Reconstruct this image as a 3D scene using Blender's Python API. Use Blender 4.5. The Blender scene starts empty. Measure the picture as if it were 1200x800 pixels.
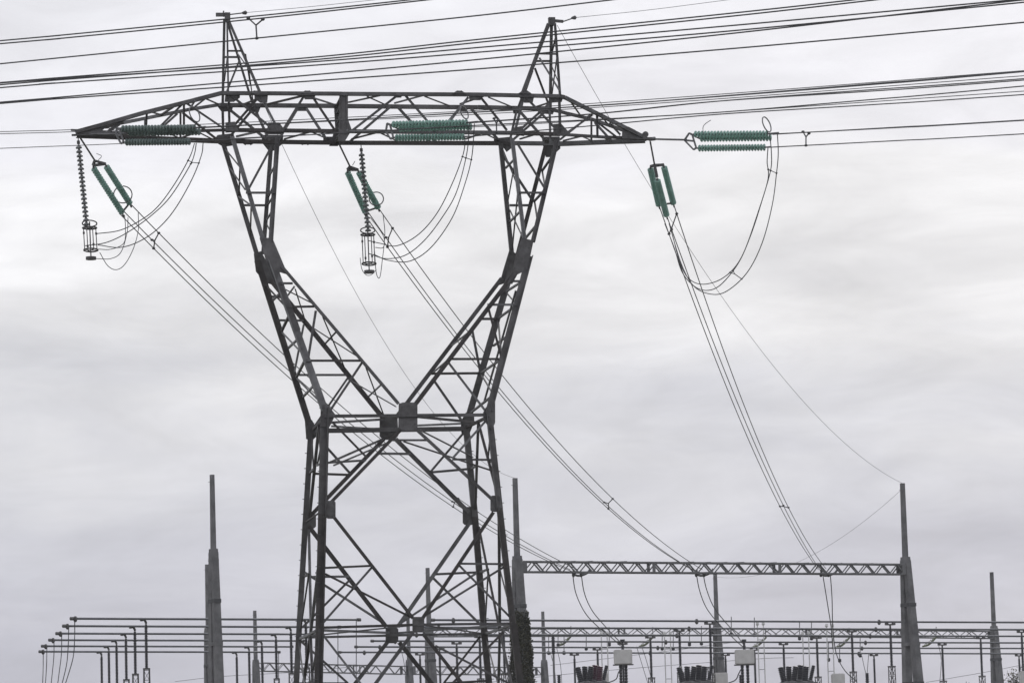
import bpy, bmesh, math, random
from mathutils import Vector, Matrix
random.seed(7)
V = Vector
S = bpy.context.scene
COL = S.collection

# ------------------------------------------------------------------ camera
F, PITCH, ROLL, CH = 4491.1, math.radians(6.7314), math.radians(1.5562), 1.7   # focal length in 1200-px units
fw = V((0, math.cos(PITCH), math.sin(PITCH)))
up0 = V((0, -math.sin(PITCH), math.cos(PITCH)))
r0 = V((1, 0, 0))
RT = math.cos(ROLL) * r0 - math.sin(ROLL) * up0
UP = math.cos(ROLL) * up0 + math.sin(ROLL) * r0
CAM = V((0, 0, CH))
cd = bpy.data.cameras.new('camera'); cam = bpy.data.objects.new('camera', cd); COL.objects.link(cam)
cam.matrix_world = Matrix(((RT.x, UP.x, -fw.x, CAM.x), (RT.y, UP.y, -fw.y, CAM.y), (RT.z, UP.z, -fw.z, CAM.z), (0, 0, 0, 1)))
cd.sensor_width = 36; cd.lens = F * 36 / 1200; cd.clip_start = 0.5; cd.clip_end = 6000
S.camera = cam
S.view_settings.view_transform = 'Standard'; S.view_settings.look = 'None'
S.view_settings.exposure = 0; S.view_settings.gamma = 1; S.view_settings.use_curve_mapping = False

def ray(px, py): return (fw * F + RT * (px - 600) + UP * (400 - py)).normalized()
# ------------------------------------------------------------------ sky: overcast cloud sheet over a Nishita sky
SUN_EL, SUN_AZ = math.radians(32), math.radians(12)
w = bpy.data.worlds.new('World'); S.world = w; w.use_nodes = True
nt = w.node_tree; nt.nodes.clear(); N = nt.nodes.new; LK = nt.links.new
out = N('ShaderNodeOutputWorld')
sky = N('ShaderNodeTexSky'); sky.sky_type = 'NISHITA'; sky.sun_disc = False
sky.sun_elevation = SUN_EL; sky.sun_rotation = SUN_AZ; sky.air_density = 1.0; sky.dust_density = 2.0
bg1 = N('ShaderNodeBackground'); bg1.inputs[1].default_value = 0.1; LK(sky.outputs[0], bg1.inputs[0])
tc = N('ShaderNodeTexCoord')
def wnoise(scale, sc, detail, rough, loc=(0, 0, 0), dist=0.0):
    m = N('ShaderNodeMapping'); m.inputs['Scale'].default_value = sc; m.inputs['Location'].default_value = loc
    LK(tc.outputs['Generated'], m.inputs[0])
    n = N('ShaderNodeTexNoise'); n.inputs['Scale'].default_value = scale; n.inputs['Detail'].default_value = detail
    n.inputs['Roughness'].default_value = rough; n.inputs['Distortion'].default_value = dist
    LK(m.outputs[0], n.inputs['Vector']); return n.outputs[0]
def wm(op, a, b, c=None, clamp=False):
    m = N('ShaderNodeMath'); m.operation = op; m.use_clamp = clamp
    for i, v in enumerate((a, b, c)):
        if v is None: continue
        if isinstance(v, (int, float)): m.inputs[i].default_value = v
        else: LK(v, m.inputs[i])
    return m.outputs[0]
sep = N('ShaderNodeSeparateXYZ'); LK(tc.outputs['Generated'], sep.inputs[0])
nA = wnoise(1.0, (8, 8, 34), 7, 0.55, (3.1, 0, 1.7), 0.4)       # long cloud bands
nB = wnoise(1.0, (20, 20, 62), 9, 0.60, (0.4, 2.2, 5.0), 0.9)   # smaller streaks
warp = wm('MULTIPLY_ADD', nA, 0.10, sep.outputs[2])             # bends the layers so they are not level
warp = wm('ADD', warp, -0.05)
ramp = N('ShaderNodeValToRGB'); cr = ramp.color_ramp; cr.interpolation = 'B_SPLINE'
LK(wm('MULTIPLY', warp, 2.5, clamp=True), ramp.inputs[0])       # z 0..0.4
def c8(r, g, b):
    f = lambda v: ((v / 255 + .055) / 1.055) ** 2.4
    return (f(r), f(g), f(b), 1)
stops = [(0.0, (180, 184, 198)), (0.09, (188, 190, 204)), (0.18, (201, 203, 213)), (0.25, (211, 212, 218)), (0.31, (221, 221, 224)),
         (0.345, (226, 226, 229)), (0.385, (240, 240, 242)), (0.43, (222, 222, 229)), (0.50, (231, 231, 236)), (0.60, (224, 225, 232)), (1.0, (230, 230, 236))]
cr.elements[0].position = stops[0][0]; cr.elements[0].color = c8(*stops[0][1])
cr.elements[1].position = 1.0; cr.elements[1].color = c8(*stops[-1][1])
for p, c in stops[1:-1]:
    e = cr.elements.new(p); e.color = c8(*c)
var = wm('MULTIPLY_ADD', nB, 0.40, 0.80)
var = wm('MULTIPLY', var, wm('MULTIPLY_ADD', nA, 0.40, 0.80))
def glow(px, py, deg, amt):
    # thin spot in the cloud layer, in a fixed direction of the sky
    d = ray(px, py); dp = N('ShaderNodeVectorMath'); dp.operation = 'DISTANCE'; mp = N('ShaderNodeMapping'); mp.inputs['Scale'].default_value = (1, 1, 2.1)
    LK(tc.outputs['Generated'], mp.inputs[0]); LK(mp.outputs[0], dp.inputs[0]); dp.inputs[1].default_value = (d.x, d.y, d.z * 2.1)
    r_ = wm('MULTIPLY', dp.outputs['Value'], 1 / math.radians(deg)); g = wm('POWER', 2.718, wm('MULTIPLY', wm('MULTIPLY', r_, r_), -1)); return wm('MULTIPLY', g, amt)
gl = wm('ADD', wm('ADD', glow(850, 405, 2.0, .09), glow(30, 250, 1.8, .07)), wm('ADD', glow(420, 270, 1.8, .05), glow(960, 350, 1.6, -.07)))
gl = wm('ADD', gl, glow(60, 800, 3.0, -.06))
var = wm('ADD', var, wm('MULTIPLY', gl, wm('MULTIPLY_ADD', nB, 1.6, .2)))
vm = N('ShaderNodeVectorMath'); vm.operation = 'SCALE'; LK(ramp.outputs[0], vm.inputs[0]); LK(var, vm.inputs['Scale'])
bg2 = N('ShaderNodeBackground'); LK(vm.outputs[0], bg2.inputs[0]); bg2.inputs[1].default_value = 1.11
mx = N('ShaderNodeMixShader'); mx.inputs[0].default_value = 0.95
LK(bg1.outputs[0], mx.inputs[1]); LK(bg2.outputs[0], mx.inputs[2]); LK(mx.outputs[0], out.inputs[0])

sd = bpy.data.lights.new('sun', 'SUN'); sd.energy = 0.7; sd.angle = math.radians(15); sd.color = (1, .97, .93)
so = bpy.data.objects.new('sun', sd); COL.objects.link(so)
sdir = V((math.sin(SUN_AZ) * math.cos(SUN_EL), math.cos(SUN_AZ) * math.cos(SUN_EL), math.sin(SUN_EL)))
so.rotation_euler = sdir.to_track_quat('Z', 'Y').to_euler()

# ------------------------------------------------------------------ materials
def mat(name, col, rough=.6, metal=0.0, var=.25, scale=3.0, bump=0.0, trans=0.0, col2=None, detail=6):
    m = bpy.data.materials.new(name); m.use_nodes = True; t = m.node_tree; b = t.nodes['Principled BSDF']
    tcn = t.nodes.new('ShaderNodeTexCoord'); n = t.nodes.new('ShaderNodeTexNoise')
    n.inputs['Scale'].default_value = scale; n.inputs['Detail'].default_value = detail; n.inputs['Roughness'].default_value = .65
    t.links.new(tcn.outputs['Object'], n.inputs['Vector'])
    r = t.nodes.new('ShaderNodeValToRGB')
    a = [c * (1 - var) for c in col]; c2 = [c * (1 + var) for c in (col2 or col)]
    r.color_ramp.elements[0].position = .3; r.color_ramp.elements[0].color = (*a, 1)
    r.color_ramp.elements[1].position = .7; r.color_ramp.elements[1].color = (*c2, 1)
    t.links.new(n.outputs[0], r.inputs[0]); t.links.new(r.outputs[0], b.inputs['Base Color'])
    b.inputs['Roughness'].default_value = rough; b.inputs['Metallic'].default_value = metal
    b.inputs['Transmission Weight'].default_value = trans
    if bump:
        bp = t.nodes.new('ShaderNodeBump'); bp.inputs['Strength'].default_value = bump; bp.inputs['Distance'].default_value = .02
        t.links.new(n.outputs[0], bp.inputs['Height']); t.links.new(bp.outputs[0], b.inputs['Normal'])
    return m
STEEL = mat('weathered_steel', (.050, .047, .046), .55, .15, .35, .9, .3, col2=(.105, .102, .104))
STEELD = mat('weathered_steel_plate', (.055, .050, .048), .6, .15, .3, 2.2, .5, col2=(.10, .098, .10))
GALV = mat('galvanised_beam', (.155, .155, .160), .55, .3, .3, 2.0)
CONC = mat('concrete', (.115, .115, .120), .9, 0, .25, .8, .5, col2=(.175, .174, .178))
CONCD = mat('concrete_joint', (.075, .077, .08), .9, 0, .2, 2)
ALU = mat('aged_aluminium_tube', (.14, .145, .16), .5, .4, .2, .7)
WIRE = mat('aged_conductor', (.085, .085, .090), .6, .3, .2, .3)
WIREL = mat('light_wire', (.20, .20, .21), .6, .3, .2, .3)
BLACK = mat('dark_porcelain', (.018, .018, .024), .35, 0, .3, 3)
PURP = mat('dark_purple_porcelain', (.055, .014, .03), .35, 0, .3, 3)
GLASS = mat('green_insulator_glass', (.30, .44, .40), .2, 0, .28, 1.5, trans=.15, col2=(.40, .55, .51))
GLASSD = mat('grey_insulator_glass', (.27, .28, .285), .25, 0, .25, 9, trans=.1)
def translucent(m, col, fac):
    t = m.node_tree; o = t.nodes['Material Output']; b = t.nodes['Principled BSDF']; tr = t.nodes.new('ShaderNodeBsdfTranslucent'); tr.inputs[0].default_value = (*col, 1)
    x = t.nodes.new('ShaderNodeMixShader'); x.inputs[0].default_value = fac; t.links.new(b.outputs[0], x.inputs[1]); t.links.new(tr.outputs[0], x.inputs[2]); t.links.new(x.outputs[0], o.inputs[0])
translucent(GLASS, (.58, .80, .73), .55); translucent(GLASSD, (.4, .42, .42), .3)
STEELA = mat('newer_zinc_steel', (.095, .094, .096), .5, .25, .3, 1.3, .3, col2=(.17, .17, .175))
STEELB = mat('rust_stained_steel', (.034, .031, .030), .7, .1, .3, 1.1, .3, col2=(.060, .053, .050))
BOX = mat('grey_painted_box', (.60, .59, .58), .6, 0, .12, 2)
WHITE = mat('pale_porcelain', (.62, .62, .62), .4, 0, .15, 3)
OCH = mat('oxidised_copper_arm', (.16, .18, .11), .7, .1, .3, 3)
LEAF = mat('ivy_leaf', (.022, .030, .010), .6, 0, .4, 1.6, col2=(.045, .042, .020))
LEAF2 = mat('thin_foliage', (.09, .10, .055), .7, 0, .4, .8, col2=(.14, .13, .09))
BARK = mat('bark', (.08, .07, .06), .9, 0, .3, 3, .4)

# ------------------------------------------------------------------ object helpers
def tag(o, label=None, cat=None, group=None, kind=None):
    if label: o['label'] = label
    if cat: o['category'] = cat
    if group: o['group'] = group
    if kind: o['kind'] = kind
    return o
def empty(name, loc, label, cat, group=None):
    o = bpy.data.objects.new(name, None); COL.objects.link(o); o.location = loc; o.empty_display_size = .3
    tag(o, label, cat, group); bpy.context.view_layer.update(); return o
def build(name, bm, mats, parent=None, smooth=False):
    me = bpy.data.meshes.new(name)
    bmesh.ops.recalc_face_normals(bm, faces=bm.faces[:])
    if parent is not None:
        pw = V(parent.location)
        pp = parent.parent
        while pp: pw += V(pp.location); pp = pp.parent
        bmesh.ops.translate(bm, verts=bm.verts[:], vec=-pw)
    bm.to_mesh(me); bm.free()
    if not isinstance(mats, (list, tuple)): mats = [mats]
    for m in mats: me.materials.append(m)
    if smooth:
        for p in me.polygons: p.use_smooth = True
    o = bpy.data.objects.new(name, me); COL.objects.link(o)
    if parent is not None: o.parent = parent
    return o
def box(bm, c, ax, ay, az, mi=0):
    vs = []
    for sx in (-1, 1):
        for sy in (-1, 1):
            for sz in (-1, 1): vs.append(bm.verts.new(c + ax * sx + ay * sy + az * sz))
    for q in ((0, 1, 3, 2), (4, 6, 7, 5), (0, 4, 5, 1), (2, 3, 7, 6), (0, 2, 6, 4), (1, 5, 7, 3)):
        f = bm.faces.new([vs[i] for i in q]); f.material_index = mi
def bar(bm, p, q, wa, wb, side=None, mi=0):
    """rectangular bar from p to q; wa = width across `side`, wb = width along `side`"""
    d = (q - p)
    if d.length < 1e-4: return
    d.normalize(); s = side or V((0, 0, 1))
    a = d.cross(s)
    if a.length < 1e-3: a = d.cross(V((1, 0, 0)))
    a.normalize(); b = a.cross(d).normalized()
    box(bm, (p + q) / 2, d * ((q - p).length / 2), a * (wa / 2), b * (wb / 2), mi)
TONES = False
def angle(bm, p, q, s, n, t=None):
    """rolled-steel angle (L section) from p to q, one flange in the face whose normal is n"""
    d = (q - p)
    if d.length < 1e-3: return
    d.normalize(); t = t or max(.012, s * .12)
    j = random.uniform(-.025, .025)
    p = p + n * j; q = q + n * j
    a = d.cross(n)
    if a.length < 1e-3: a = d.cross(V((0, 0, 1)))
    a.normalize(); b = a.cross(d).normalized()
    if a.z < 0: a = -a
    prof = [(-s / 2, 0), (s / 2, 0), (s / 2, t), (-s / 2 + t, t), (-s / 2 + t, s), (-s / 2, s)]
    r1 = [bm.verts.new(p + a * x + b * y) for x, y in prof]; r2 = [bm.verts.new(q + a * x + b * y) for x, y in prof]
    for i in range(6):
        k = (i + 1) % 6; bm.faces.new((r1[i], r1[k], r2[k], r2[i]))
    bm.faces.new(r1[::-1]); bm.faces.new(r2)
    mi = random.choice((0, 0, 0, 1, 2, 2)) if TONES else 0
    if mi:
        bm.faces.ensure_lookup_table()
        for f in bm.faces[len(bm.faces) - 8:]: f.material_index = mi
def tube(bm, pts, r, n=6, mi=0, cap=True):
    rings = []
    for i, p in enumerate(pts):
        a = pts[max(0, i - 1)]; b = pts[min(len(pts) - 1, i + 1)]; d = (b - a).normalized()
        x = d.cross(V((0, 0, 1)))
        if x.length < 1e-3: x = d.cross(V((0, 1, 0)))
        x.normalize(); y = x.cross(d)
        rr = r[i] if isinstance(r, (list, tuple)) else r
        rings.append([bm.verts.new(p + (x * math.cos(2 * math.pi * k / n) + y * math.sin(2 * math.pi * k / n)) * rr) for k in range(n)])
    for a, b in zip(rings, rings[1:]):
        for k in range(n):
            f = bm.faces.new((a[k], a[(k + 1) % n], b[(k + 1) % n], b[k])); f.material_index = mi
    if cap:
        f = bm.faces.new(rings[0][::-1]); f.material_index = mi
        f = bm.faces.new(rings[-1]); f.material_index = mi
def lathe(bm, p, q, prof, n=12, mi=0):
    """prof: list of (distance along p->q, radius)"""
    d = (q - p).normalized(); x = d.cross(V((0, 0, 1)))
    if x.length < 1e-2: x = d.cross(V((0, 1, 0)))
    x.normalize(); y = x.cross(d); rings = []
    for s, r in prof:
        rings.append([bm.verts.new(p + d * s + (x * math.cos(2 * math.pi * k / n) + y * math.sin(2 * math.pi * k / n)) * r) for k in range(n)])
    for a, b in zip(rings, rings[1:]):
        for k in range(n):
            f = bm.faces.new((a[k], a[(k + 1) % n], b[(k + 1) % n], b[k])); f.material_index = mi
    f = bm.faces.new(rings[0][::-1]); f.material_index = mi
    f = bm.faces.new(rings[-1]); f.material_index = mi
def ringt(bm, c, n, R, r, asp=1.0, up=V((0, 0, 1)), k=28, mi=0):
    n = n.normalized(); x = n.cross(up).normalized(); y = x.cross(n); L = []
    for i in range(k):
        a = 2 * math.pi * i / k; L.append(c + x * math.cos(a) * R + y * math.sin(a) * R * asp)
    L.append(L[0].copy()); tube(bm, L, r, 5, mi, False)
def spline(P, m=10):
    """Catmull-Rom through the points P"""
    o = []
    Q = [P[0] * 2 - P[1]] + list(P) + [P[-1] * 2 - P[-2]]
    for i in range(1, len(Q) - 2):
        a, b, c, d = Q[i - 1], Q[i], Q[i + 1], Q[i + 2]
        for k in range(m):
            t = k / m
            o.append(.5 * ((2 * b) + (c - a) * t + (2 * a - 5 * b + 4 * c - d) * t * t + (3 * b - a - 3 * c + d) * t ** 3))
    o.append(P[-1]); return o

# measured directions -> points of the site
def proj(p):
    d = p - CAM; z = d.dot(fw); return (600 + F * d.dot(RT) / z, 400 - F * d.dot(UP) / z)
def atY(px, py, Y):
    d = ray(px, py); return CAM + d * (Y / d.y)
def onplane(px, py, P0, dr):
    n = V((dr.y, -dr.x, 0)); d = ray(px, py); return CAM + d * ((P0 - CAM).dot(n) / d.dot(n))

# ------------------------------------------------------------------ the ground
GZ = 4.0     # level of the substation platform
def gheight(x, y):
    t = min(1, max(0, (y - 195) / 45)); return GZ * t * t * (3 - 2 * t)
bm = bmesh.new()
ys = [-300, -50, 0, 60, 120, 160, 195, 205, 215, 225, 235, 240, 300, 450, 800, 1500, 3500]
xs = [-2500, -900, -300, -100, -40, 0, 40, 100, 300, 900, 2500]
G = [[bm.verts.new((x, y, gheight(x, y))) for x in xs] for y in ys]
for i in range(len(ys) - 1):
    for j in range(len(xs) - 1): bm.faces.new((G[i][j], G[i][j + 1], G[i + 1][j + 1], G[i + 1][j]))
grd = mat('grass_and_gravel', (.06, .075, .035), .95, 0, .4, .15, .3, col2=(.11, .105, .07), detail=12)
tag(build('ground', bm, grd, None, True), kind='structure')

# ------------------------------------------------------------------ pylon
TH = math.radians(9.2722); UA = V((math.cos(TH), math.sin(TH), 0)); WA = V((-math.sin(TH), math.cos(TH), 0))
TO = V((-5.158, 170, 0))
ZD = [(-1, 5.47), (0, 5.35), (9.02, 4.26), (14.21, 3.63), (18.28, 3.19), (25.64, 2.09), (31.26, 1.28), (32.8, 1.35)]
def onW(px, py, wv):
    d = ray(px, py); return CAM + d * ((TO - CAM + WA * wv).dot(WA) / d.dot(WA))
def uz(P): return ((P - TO).dot(UA), P.z)
PKZ = uz(onW(264, 20, 0))[1]
UL = uz(onW(90, 157, 0))[0]; UR = uz(onW(758, 162, 0))[0]
def DD(u, z):
    if z > 32.8:
        t = min(1, (z - 32.8) / (PKZ - 32.8)); return 1.35 * (1 - t) + .1 * t
    for (a, da), (b, db) in zip(ZD, ZD[1:]):
        if z <= b: d = da + (db - da) * (z - a) / (b - a); break
    if z > 29.5 and abs(u) > 7.5:
        tip = UR if u > 0 else -UL
        t = min(1, (abs(u) - 7.5) / (tip - 7.5)); d = d * (1 - t) + .1 * t
    return max(d, .05)
def P(s, px, py):
    """point of the near (s='n') or far (s='f') face of the pylon"""
    sg = {'n': -1, 'f': 1, 'c': 0}[s]; wv = 0
    for _ in range(12): wv = sg * DD(*uz(onW(px, py, wv)))
    return onW(px, py, wv)
pyl = empty('lattice_pylon', (TO.x, TO.y, 0), 'tall dark steel lattice pylon with two peaks, a long crossarm and a waisted open body', 'pylon')
NB, FB = -WA, WA
def nrm(a, b): return NB if a == 'n' and b == 'n' else (FB if a == 'f' and b == 'f' else UA)
PARTS = {}
def part(key, name=None):
    if key not in PARTS: PARTS[key] = [name or key, bmesh.new(), []]
    return PARTS[key]
def M(key, name, s, members):
    """members: (face a, x, y, face b, x, y [, size])"""
    bm = part(key, name)[1]
    for m in members:
        sz = m[6] if len(m) > 6 else s
        if sz < .18: sz *= .86
        angle(bm, P(*m[0:3]), P(*m[3:6]), sz, nrm(m[0], m[3]))
def NN(L, *s): return [('n', m[0], m[1], 'n', m[2], m[3], *(m[4:] or s)) for m in L]
def FF(L, *s): return [('f', m[0], m[1], 'f', m[2], m[3], *(m[4:] or s)) for m in L]
def gusset(key, face, poly, th=.03, off=.05):
    """a real plate bolted on the given face; poly in measured directions"""
    part(key)[2].append((face, poly, th, off))
def rect(cx, cy, a, b): a *= .93; b *= .96; k = min(a, b) * .35; return [(cx - a + k, cy - b), (cx + a - k, cy - b), (cx + a, cy - b + k), (cx + a, cy + b - k), (cx + a - k, cy + b), (cx - a + k, cy + b), (cx - a, cy + b - k), (cx - a, cy - b + k)]

# legs, ground to waist
TONES = True
for k, face, pts, sz in (('legnl', 'n', [(380, 478), (377, 602), (374, 736), (368.5, 968)], .32), ('legnr', 'n', [(572, 478), (585, 595), (600.5, 730), (628, 968)], .26),
                     ('legfl', 'f', [(365, 495), (358, 611), (350, 748), (339, 960)], .26), ('legfr', 'f', [(546, 493), (557, 605), (568, 742), (588, 955)], .27)):
    bm = part(k, 'leg')[1]
    for a, b in zip(pts, pts[1:]):
        angle(bm, P(face, *a), P(face, *b), sz, NB if face == 'n' else FB, .03)
        # the second, side-facing angle of the doubled leg
        if face == 'n': angle(bm, P(face, *a) + WA * .1, P(face, *b) + WA * .1, sz * .8, UA, .03)
    base = P(face, *pts[-1]); base.z = 0
    box(bm, base + V((0, 0, .15)), V((.7, 0, 0)), V((0, .7, 0)), V((0, 0, .3)))
    for i in range(26):        # step bolts
        t = i / 26; a, b = P(face, *pts[0]), P(face, *pts[-1]); q = a.lerp(b, t)
        bar(bm, q, q + UA * (-.22 if k[-1] == 'l' else .22), .03, .03)
# body bracing, near and far faces
M('bbn', 'body_bracing', .13, NN([(470, 503, 388, 588), (488, 503, 578, 586), (390, 604, 484, 724), (578, 600, 495, 724)], .17) + NN([
    (382, 542, 429, 539), (390, 495, 431, 537), (530, 538, 578, 538.5), (570, 492, 530, 537), (460, 515.5, 503, 515.5),
    (381, 665, 436, 662.5), (436, 664, 377, 731), (381, 672, 480, 722), (538, 660, 592, 660.5), (538, 662, 599, 724), (592, 663, 496, 722),
    (379, 744, 424, 802), (424, 802, 368, 802), (424, 802, 370, 860), (590, 740, 530, 800), (530, 800, 608, 802), (510, 756, 600, 802), (530, 800, 612, 860)], .11)
    + NN([(376, 735, 489, 731.5), (489, 731.5, 600, 730)], .13) + NN([(484, 740, 367, 900), (497, 744, 617, 895), (366, 905, 350, 968), (617, 905, 625, 960)], .17))
M('bbf', 'body_bracing', .13, FF([(450, 514, 362, 606), (464, 514, 550, 600), (362, 616, 453, 734), (552, 610, 466, 734)], .18) + FF([
    (366, 554.5, 409, 556), (366, 505, 411, 555), (506, 553, 551, 549), (545, 505, 505, 552), (442, 531, 481, 531.5),
    (360, 675.5, 409, 675), (411, 678, 354, 735), (357, 670, 452, 731), (507, 672.5, 560, 670), (506, 675, 565, 733), (560, 670, 466, 732)], .12)
    + FF([(352, 746.5, 460, 744), (460, 744, 568, 742)], .12) + FF([(454, 752, 342, 895), (468, 752, 577, 890), (342, 900, 338, 958), (577, 895, 588, 950)], .18)
    + FF([(408, 800, 348, 800), (352, 750, 408, 800), (520, 800, 572, 797), (563, 745, 520, 800)], .11))
# side faces: the same diamond as the front face
M('bsl', 'body_bracing', .1, [('c', 372, 497, 'f', 361, 604, .15), ('c', 372, 497, 'n', 380, 588, .15), ('f', 360, 618, 'c', 362.5, 740, .15), ('n', 379, 604, 'c', 362.5, 740, .15), ('c', 362.5, 744, 'f', 342, 890, .15), ('c', 362.5, 744, 'n', 369, 895, .15),
    ('n', 379, 542, 'c', 370.5, 545, .1), ('f', 362, 554, 'c', 367, 549, .1), ('n', 380, 500, 'c', 371, 545, .08), ('f', 365, 508, 'c', 367, 549, .08), ('n', 376, 668, 'c', 370, 671, .1), ('f', 355, 675, 'c', 361, 673, .1), ('n', 375, 730, 'c', 371, 668, .08), ('f', 351, 738, 'c', 361, 671, .08),
    ('n', 374, 736, 'c', 362.5, 742, .12), ('c', 362.5, 742, 'f', 350, 748, .12), ('n', 373, 742, 'c', 364, 800, .08), ('f', 349, 752, 'c', 355, 800, .08), ('n', 371, 800, 'c', 366, 801, .1), ('f', 347, 805, 'c', 354, 802, .1), ('n', 380, 488, 'f', 365, 503, .14), ('n', 379, 597, 'f', 358, 611, .07)])
M('bsr', 'body_bracing', .1, [('c', 559.5, 494, 'f', 556, 596, .13), ('c', 559.5, 494, 'n', 584, 586, .15), ('f', 560, 616, 'c', 584, 735, .13), ('n', 583, 602, 'c', 584, 735, .14), ('c', 584, 740, 'f', 580, 885, .13), ('c', 584, 740, 'n', 617, 888, .14),
    ('n', 579, 538, 'c', 571, 541, .12), ('f', 551, 549, 'c', 558, 545, .1), ('n', 575, 495, 'c', 571, 540, .08), ('n', 592, 660, 'c', 584, 663, .1), ('f', 562, 670, 'c', 570, 667, .1), ('n', 600, 724, 'c', 584, 663, .08), ('f', 567, 736, 'c', 571, 665, .08),
    ('n', 600.5, 730, 'c', 584, 737, .12), ('c', 584, 737, 'f', 568, 742, .12), ('n', 602, 738, 'c', 596, 800, .08), ('f', 569, 750, 'c', 582, 800, .08), ('n', 608, 800, 'c', 597, 801, .1), ('f', 573, 800, 'c', 582, 801, .1), ('n', 573, 487, 'f', 546, 500, .14)])
for g in (rect(387.5, 597, 6, 11), rect(580, 590, 6, 10)): gusset('bbn', 'n', g)
gusset('bbn', 'n', rect(490, 731.5, 7.5, 9.5))
for g in (rect(364, 610, 7, 9), rect(549, 604, 7, 11), rect(459.5, 743.5, 8, 10)): gusset('bbf', 'f', g)
# waist
M('waist', 'waist_beam', .2, NN([(380, 487.5, 573, 486)], .17) + FF([(365, 504.5, 546, 502)], .2) + [
    ('n', 386, 495, 'f', 450, 491, .12), ('f', 388, 499, 'f', 450, 503, .1), ('n', 488, 488, 'f', 560, 495, .14), ('f', 470, 499, 'f', 540, 496, .1),
    ('n', 384, 542, 'f', 450, 513, .09), ('n', 390, 545, 'f', 452, 519, .07), ('n', 492, 504, 'f', 553, 535, .09), ('f', 472, 517, 'n', 578, 552, .09)])
M('dia', 'plan_bracing', .1, [('n', 376, 738, 'f', 456, 741, .13), ('f', 466, 741, 'n', 600, 731, .10), ('f', 350, 746, 'n', 484, 732, .07), ('n', 496, 732, 'f', 568, 742, .07)])
gusset('waist', 'n', [(467, 473), (472, 471.5), (486, 471.5), (489, 475), (489, 500), (486, 504), (470, 504), (466.5, 501)]); gusset('waist', 'f', [(447, 487), (466, 487), (467, 510), (463, 515), (449, 515), (445, 511), (445, 490)])
gusset('waist', 'n', [(378, 474), (384, 474), (393, 486), (386, 500), (376, 500)]); gusset('waist', 'n', [(574, 470), (580, 468), (580, 495), (576, 504), (566, 492), (566, 483)])
gusset('waist', 'f', [(357, 488), (366, 492), (374, 508), (366, 516), (359, 514)]); gusset('waist', 'f', [(540, 494), (546, 483), (556, 484), (556, 494), (548, 514), (541, 507)])
# left window leg
M('wl', 'window_leg', .14,
  NN([(272, 160, 309, 284), (325, 160, 317, 284)], .20) + FF([(261, 165, 302, 300), (318, 168, 308.5, 298)], .19)
  + NN([(318, 305, 381, 482)], .33) + NN([(330, 312, 467, 473)], .17) + FF([(302, 305, 363, 497)], .26) + FF([(318, 328, 450, 490)], .20)
  + NN([(288, 226, 322, 226), (318, 172, 290, 224), (336, 359.5, 368, 359), (359, 422.5, 424, 422.5), (328, 332, 343, 332), (370, 364, 361, 420), (424, 425, 386, 482)], .12)
  + FF([(284, 240.5, 313, 240.5), (324, 375, 356, 375.5), (344, 439, 406, 439), (356, 380, 345, 436), (408, 442, 368, 500), (316, 347, 330, 348)], .11)
  + [('n', 377, 371, 'f', 404, 434, .07), ('f', 357, 378, 'n', 424, 421, .07), ('n', 393, 389, 'f', 380, 403, .07), ('f', 408, 444, 'n', 464, 476, .07), ('n', 428, 430, 'f', 449, 486, .07),
     ('n', 446, 450, 'f', 430, 465, .07), ('f', 328, 336, 'n', 369, 357, .07), ('n', 345, 335, 'f', 337, 346, .07), ('n', 345, 338, 'f', 356, 373, .07),
     ('f', 263, 174, 'n', 280, 195, .09), ('n', 280, 195, 'f', 279, 230, .08), ('f', 279, 230, 'n', 293, 240, .1), ('n', 293, 240, 'f', 292, 275, .08), ('f', 268, 195, 'n', 287, 222, .09),
     ('n', 324, 190, 'f', 316, 205, .08), ('f', 314, 230, 'n', 321, 215, .08), ('n', 320, 245, 'f', 312, 258, .08), ('n', 322, 226, 'f', 313, 240, .08), ('f', 311, 262, 'n', 318, 275, .08),
     ('f', 312, 335, 'n', 340, 365, .12), ('n', 340, 365, 'f', 329, 388, .12), ('f', 329, 388, 'n', 358, 418, .12), ('n', 358, 418, 'f', 346, 442, .12), ('f', 346, 442, 'n', 378, 474, .12), ('n', 330, 340, 'f', 318, 352, .1),
     ('n', 350, 395, 'f', 336, 408, .1), ('n', 368, 450, 'f', 354, 465, .1)])
gusset('wl', 'n', [(304, 279), (319, 279), (333, 312), (337, 322), (327, 319), (322, 334), (312, 308)])
gusset('wl', 'f', [(297.5, 297), (306, 294), (320, 320), (322, 334), (311, 331), (300, 318)])
gusset('wl', 'n', [(322, 334), (329, 330), (347, 372), (352, 386), (345, 388)], .03, .02)
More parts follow.
